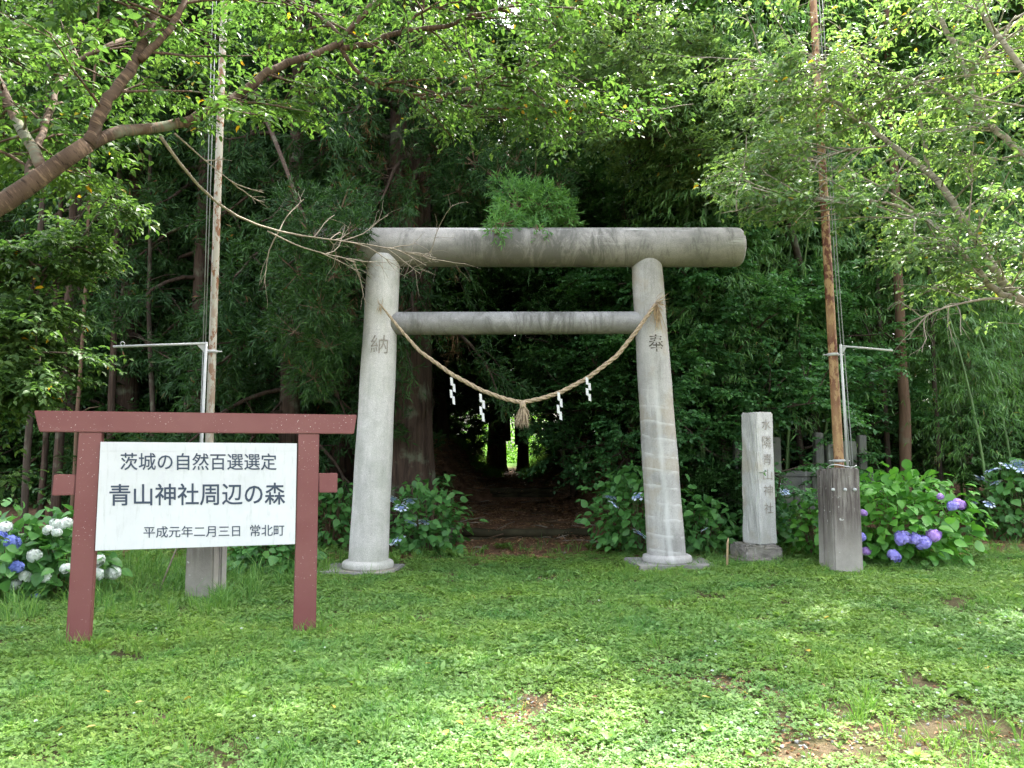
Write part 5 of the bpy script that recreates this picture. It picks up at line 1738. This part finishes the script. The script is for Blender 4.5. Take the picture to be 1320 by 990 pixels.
def clover_clump(seed, n=64, r=.13, h=.05, sz=.0125):
    rng = np.random.default_rng(seed); lv = Leaves()
    a = rng.uniform(0, 6.28, n); q = r * np.sqrt(rng.random(n))
    c = np.stack([q * np.cos(a), q * np.sin(a), h * rng.uniform(.45, 1.1, n) * (1 - .5 * (q / r) ** 2)], 1)
    th0 = rng.uniform(0, 6.28, n); tilt = rng.normal(0, .35, (n, 2)); rv = rng.random(n)
    s = sz * rng.uniform(.7, 1.3, n)
    for k in range(3):
        th = th0 + k * 2.094
        D = np.stack([np.cos(th), np.sin(th), .15 + tilt[:, 0] * np.cos(th) + tilt[:, 1] * np.sin(th)], 1)
        Nn = np.stack([-tilt[:, 0], -tilt[:, 1], np.ones(n)], 1)
        V, Fc, R = leaf_arrays(c, D, Nn, s, s * .95, rng, (np.array([[0, 0, 0], [.6, .5, .1], [1.0, .22, .05], [1.0, -.22, .05], [.6, -.5, .1]]), np.array([[0, 1, 2, 3], [0, 3, 4, 0]])[:1]))
        lv.add(V, Fc, rv * .98)
        V, Fc, R = leaf_arrays(c, D, Nn, s * .98, s * .85, rng)
        V[:, 2] -= .001
        lv.add(V, Fc, rv * .98)
    return lv.mesh("clover_clump", M['clover'])


def grass_tuft(seed, n=22, h=.12, r=.04, w=.005, bend=.5, mat='grass'):
    rng = np.random.default_rng(seed); lv = Leaves()
    a = rng.uniform(0, 6.28, n); q = r * np.sqrt(rng.random(n))
    b = np.stack([q * np.cos(a), q * np.sin(a), np.zeros(n) - .01], 1)
    out = np.stack([np.cos(a), np.sin(a), np.zeros(n)], 1)
    L = h * rng.uniform(.5, 1.2, n); rv = rng.random(n)
    d1 = norm(out * bend * .4 + [0, 0, 1.0] + rng.normal(0, .12, (n, 3))); d2 = norm(out * bend * 1.4 + [0, 0, .55] + rng.normal(0, .2, (n, 3)))
    mid = b + d1 * L[:, None] * .55; tip = mid + d2 * L[:, None] * .5
    sd = norm(np.cross(d1, rng.normal(0, 1, (n, 3)))) * w / 2
    V = np.stack([b - sd, b + sd, mid + sd * .9, mid - sd * .9, tip], 1).reshape(-1, 3)
    f1 = np.arange(n)[:, None] * 5 + np.array([[0, 1, 2, 3]]); f2 = np.arange(n)[:, None] * 5 + np.array([[3, 2, 4, 4]])
    # tips as thin quads: the doubled corner is spread by a hair
    V2 = np.stack([mid - sd * .9, mid + sd * .9, tip + sd * .1, tip - sd * .1], 1).reshape(-1, 3)
    lv.add(V, f1, rv); lv.add(V2, np.arange(n)[:, None] * 4 + np.array([[0, 1, 2, 3]]), rv)
    return lv.mesh("grass_tuft", M[mat])


def weed(seed, n=9, L=.07, W=.03):
    rng = np.random.default_rng(seed); lv = Leaves()
    a = rng.uniform(0, 6.28, n)
    D = np.stack([np.cos(a), np.sin(a), rng.uniform(.2, .9, n)], 1)
    b = np.zeros((n, 3)); b[:, 2] = rng.uniform(0, .05, n)
    lv.add(*leaf_arrays(b, D, np.array([0, 0, 1.0]) + rng.normal(0, .3, (n, 3)), L * rng.uniform(.6, 1.2, n), W, rng, LEAF6))
    return lv.mesh("weed", M['clover'])


def fbm(x, y, s, seed=0.0):
    return np.array([mnoise.fractal(Vector((a * s, b * s, seed)), 1.0, 2.0, 4) for a, b in zip(x, y)])


rng = np.random.default_rng(8)


def lawn_edge(x):
    return 11.75 - .9 * sst(5.6, 6.6, x) + .25 * np.sin(x * 1.1) + .12 * np.sin(x * 3.7) - .55 * np.exp(-((x - .2) / 1.0) ** 2) * 0 - .35 * (x < -1.6)


def sample_lawn(n, y0=2.4, y1=12.2, half=.82, margin=1.2):
    y = y0 + (y1 - y0) * rng.random(n) ** .85
    x = rng.uniform(-1, 1, n) * (y * half + margin)
    return x, y


x, y = sample_lawn(15500)
f = fbm(x, y, .55, 3.0); f2 = fbm(x, y, 1.7, 9.0)
bare = np.clip((f2 - .12) * 3.0, 0, 1) * np.clip((f + .15) * 3, 0, 1)
# worn spots of the photograph
for px, py, r in ((690, 915, .38), (1150, 960, .7), (440, 815, .14), (940, 880, .5), (1290, 950, .8), (30, 800, .3), (700, 752, .45), (810, 771, .15), (1020, 850, .25), (640, 930, .2), (420, 815, .12)):
    c = G(px, py); bare = np.maximum(bare, .9 * np.exp(-(((x - c.x) / r) ** 2 + ((y - c.y) / (r * .8)) ** 2)))
keep = (rng.random(len(x)) > bare) & (y < lawn_edge(x) + rng.normal(0, .12, len(x)))
for px, py in ((474, 738), (860, 728)):
    c = P(px, py, 10.55); keep &= ~((np.abs(x - c.x) < .5) & (np.abs(y - 10.55) < .42))
x, y = x[keep], y[keep]; n = len(x)
z = ground_z(x, y)
scatter("clover_lawn", np.stack([x, y, z - .004], 1), np.stack([rng.normal(0, .06, n), rng.normal(0, .06, n), rng.uniform(0, 6.28, n)], 1), rng.uniform(.75, 1.3, n) * np.interp(y, [3, 9, 12], [1.0, 1.05, .9]), rng.integers(0, 6, n),
        [clover_clump(i) for i in range(6)], "low bright green clover covering the lawn before the gate")

n = 2600
sp_ = [(G(px, py), r) for px, py, r in ((690, 915, .45), (1150, 960, .8), (440, 815, .2), (940, 880, .5), (1290, 950, .9), (30, 800, .4), (700, 752, .5), (640, 930, .3), (1010, 955, .5))]
cs = [sp_[i] for i in rng.integers(0, len(sp_), n)]
x = np.array([c.x + rng.normal(0, r * .6) for c, r in cs]); y = np.array([c.y + rng.normal(0, r * .5) for c, r in cs])
def crumb(seed, mat):
    r_ = np.random.default_rng(seed); bm = bmesh.new(); bmesh.ops.create_icosphere(bm, subdivisions=1, radius=.011)
    for v in bm.verts: v.co *= r_.uniform(.6, 1.2)
    me = bpy.data.meshes.new("crumb"); bm.to_mesh(me); bm.free(); me.materials.append(mat); return me
CR = [crumb(i, M['brown_leaf'] if i % 2 else M['slab']) for i in range(4)]
rv_ = [np.random.default_rng(i) for i in range(3)]
def chip(seed):
    r_ = np.random.default_rng(seed); l_ = Leaves()
    l_.add(*leaf_arrays(np.zeros((3, 3)) + r_.normal(0, .02, (3, 3)) * [1, 1, .1], r_.normal(0, 1, (3, 3)) * [1, 1, .15], np.array([0, 0, 1.]) + r_.normal(0, .3, (3, 3)), .035, .014, r_)); return l_.mesh("chip", M['brown_leaf'])
scatter("soil_crumbs", np.stack([x, y, ground_z(x, y) + .003], 1), np.stack([rng.normal(0, .3, n), rng.normal(0, .3, n), rng.uniform(0, 6.28, n)], 1), rng.uniform(.4, 1.3, n), rng.integers(0, 7, n), CR + [chip(i) for i in range(3)], "soil crumbs and leaf bits on the worn spots of the lawn")
x, y = sample_lawn(8200)
f = fbm(x, y, .4, 21.0)
keep = (rng.random(len(x)) < np.clip(.42 + 1.6 * f + .25 * (x < -2.2), .05, 1)) & (y < lawn_edge(x) + .1)
x, y = x[keep], y[keep]; n = len(x)
scatter("short_grass", np.stack([x, y, ground_z(x, y)], 1), np.stack([rng.normal(0, .1, n), rng.normal(0, .1, n), rng.uniform(0, 6.28, n)], 1), rng.uniform(.5, 1.15, n), rng.integers(0, 5, n),
        [grass_tuft(i, 20, .10 + .012 * i, .04, .005) for i in range(5)], "short grass blades mixed through the clover lawn")
x, y = sample_lawn(3400)
keep = (y < 11.5) & (rng.random(len(x)) < np.clip(.4 + 2.2 * fbm(x, y, .8, 40.), .08, 1)); x, y = x[keep], y[keep]; n = len(x)
scatter("broad_weeds", np.stack([x, y, ground_z(x, y)], 1), np.stack([rng.normal(0, .1, n), rng.normal(0, .1, n), rng.uniform(0, 6.28, n)], 1), rng.uniform(.45, 1.25, n), rng.integers(0, 4, n),
        [weed(i) for i in range(4)], "small broad-leaved weeds dotted over the lawn")
# tall weeds behind and beside the sign
n = 900
x = rng.uniform(-8.5, -2.3, n); y = rng.uniform(7.2, 12.6, n)
k = (rng.random(n) < np.clip(1.2 - np.abs(y - 9.6) / 3.0, 0, 1)) & ~((x > -2.75) & (y < 9.0))
x, y = x[k], y[k]; n = len(x)
scatter("tall_weeds", np.stack([x, y, ground_z(x, y)], 1), np.stack([rng.normal(0, .1, n), rng.normal(0, .1, n), rng.uniform(0, 6.28, n)], 1), rng.uniform(.6, 1.2, n), rng.integers(0, 4, n),
        [grass_tuft(40 + i, 12, .34, .05, .008, .55) for i in range(4)], "tall arching grass and weeds behind the red sign")
# tufts at post feet
pts = []
for c, m, r in ((A0, 16, .16), (B0, 14, .15), (G(256, 775), 18, .26), (G(1094, 742), 16, .28), (G(982, 730), 16, .45), (G(440, 748), 10, .4), (G(860, 738), 12, .6), (G(1040, 730), 22, .5)):
    for _ in range(m):
        a = rng.uniform(0, 6.28); pts.append((c.x + math.cos(a) * r * rng.uniform(.8, 1.4), c.y + math.sin(a) * r * rng.uniform(.5, 1.2) - .05))
pts = np.array(pts); n = len(pts)
scatter("edge_grass", np.stack([pts[:, 0], pts[:, 1], ground_z(pts[:, 0], pts[:, 1])], 1), np.stack([rng.normal(0, .15, n), rng.normal(0, .15, n), rng.uniform(0, 6.28, n)], 1), rng.uniform(.6, 1.3, n), rng.integers(0, 3, n),
        [grass_tuft(60 + i, 16, .15, .05, .006) for i in range(3)], "longer grass tufts round the feet of posts and stones")

# white clover blossoms and yellow fallen leaves
lv = Leaves()
def blossom():
    rng = np.random.default_rng(2); lv = Leaves(); n = 26
    u = norm(rng.normal(0, 1, (n, 3))); u[:, 2] = np.abs(u[:, 2])
    lv.add(*leaf_arrays(np.tile([0, 0, .075], (n, 1)), u, rng.normal(0, 1, (n, 3)), .011, .006, rng)); return lv.mesh("blossom", M['petal_white'])
n = 60
pts = np.array([(G(rng.uniform(900, 1320), rng.uniform(800, 960))[:] if rng.random() < .5 else G(rng.uniform(10, 900), rng.uniform(760, 970))[:]) for _ in range(n)])
scatter("clover_blossoms", pts, np.zeros((n, 3)), rng.uniform(.7, 1.3, n), np.zeros(n), [blossom()], "tiny white clover blossoms on the lawn")
M['yellow_leaf'] = leaf_mat("fallen_yellow_leaf", (.42, .28, .06), (.5, .36, .08), (.55, .45, .2), .2, .6, .2)
def one_leaf(mat, L, W, seed):
    rng = np.random.default_rng(seed); lv = Leaves()
    lv.add(*leaf_arrays(np.array([[0, 0, .0]]), np.array([[1, 0, 0.1]]), np.array([[0, .2, 1.0]]), L, W, rng, OVATE)); lv.R[-1][:] = rng.random(); return lv.mesh("fallen_leaf", mat)
yp = [(72, 957), (124, 949), (1274, 870), (236, 915), (185, 917), (428, 922), (1062, 806), (1044, 850), (588, 942), (460, 968), (100, 690), (1265, 812), (1240, 845), (555, 865), (140, 905), (575, 955), (905, 910), (960, 905)]
pts = np.array([G(*q)[:] for q in yp]) + [0, 0, .055]; n = len(pts)
scatter("yellow_leaves", pts, np.stack([rng.normal(0, .3, n), rng.normal(0, .3, n), rng.uniform(0, 6.28, n)], 1), rng.uniform(.8, 1.2, n), rng.integers(0, 3, n), [one_leaf(M['yellow_leaf'], .055, .035, i) for i in range(3)], "yellow cherry leaves fallen on the lawn")

# litter, sticks and leaves on the path and banks
def litter_clump(seed, n=40):
    rng = np.random.default_rng(seed); lv = Leaves()
    b = np.stack([rng.uniform(-.2, .2, n), rng.uniform(-.2, .2, n), rng.uniform(0, .02, n)], 1)
    a = rng.uniform(0, 6.28, n)
    D = np.stack([np.cos(a), np.sin(a), rng.normal(0, .12, n)], 1)
    lv.add(*leaf_arrays(b, D, np.array([0, 0, 1.0]) + rng.normal(0, .3, (n, 3)), rng.uniform(.03, .12, n), rng.uniform(.006, .02, n), rng))
    return lv.mesh("litter", M['brown_leaf'])
def stick_m(seed):
    rng = np.random.default_rng(seed); tb = Tubes()
    L = rng.uniform(.3, .8)
    p = poly_interp([[-L / 2, 0, 0], [0, rng.normal(0, .04), .02], [L / 2, rng.normal(0, .05), 0]], 7)
    tb.add(p, np.linspace(.011, .004, 7), 4, cap=False); return tb.mesh("stick", M['dead_wood'] if seed % 2 else M['twig'])
n = 3200
y = rng.uniform(11.2, 30, n) ; x = path_x(y) + rng.uniform(-1, 1, n) * np.interp(y, [11, 16, 30], [9, 6, 5])
k = y > lawn_edge(x) - .5; x, y = x[k], y[k]; n = len(x)
scatter("leaf_litter", np.stack([x, y, ground_z(x, y) + .004], 1), np.stack([rng.normal(0, .05, n), rng.normal(0, .05, n), rng.uniform(0, 6.28, n)], 1), rng.uniform(.7, 1.3, n), rng.integers(0, 5, n), [litter_clump(i) for i in range(5)], "brown needles and dead leaves littering the path and its banks")
n = 420
y = rng.uniform(12, 26, n); x = path_x(y) + rng.choice([-1, 1], n) * rng.uniform(.2, 3.2, n)
scatter("fallen_sticks", np.stack([x, y, ground_z(x, y) + .015], 1), np.stack([rng.normal(0, .12, n), rng.normal(0, .25, n), rng.uniform(0, 6.28, n)], 1), rng.uniform(.5, 1.2, n), rng.integers(0, 6, n), [stick_m(i) for i in range(6)], "pale sticks lying across the banks of the path")
# green growth at the path's mouth and grass on the far bank
n = 700
x = rng.uniform(-9, 9, n); y = lawn_edge(x) + np.abs(rng.normal(0, .5, n)) + .1
k = (np.abs(x - .25) > 1.0) | (rng.random(n) < .3); x, y = x[k], y[k]; n = len(x)
scatter("edge_plants", np.stack([x, y, ground_z(x, y)], 1), np.stack([rng.normal(0, .1, n), rng.normal(0, .1, n), rng.uniform(0, 6.28, n)], 1), rng.uniform(.7, 1.6, n), rng.integers(0, 6, n), [weed(20 + i, 12, .09, .035) for i in range(3)] + [grass_tuft(80 + i, 14, .16, .06, .006) for i in range(3)], "scattered low plants where the lawn meets the wood floor")
n = 900
y = rng.uniform(27, 46, n); x = path_x(y) + rng.choice([-1, 1], n) * rng.uniform(.5, 2.6, n)
scatter("bank_grass", np.stack([x, y, ground_z(x, y)], 1), np.stack([rng.normal(0, .1, n), rng.normal(0, .1, n), rng.uniform(0, 6.28, n)], 1), rng.uniform(.8, 1.6, n), rng.integers(0, 3, n), [grass_tuft(90 + i, 26, .22, .14, .012, .5) for i in range(3)], "mossy green grass on the lit banks far up the path")
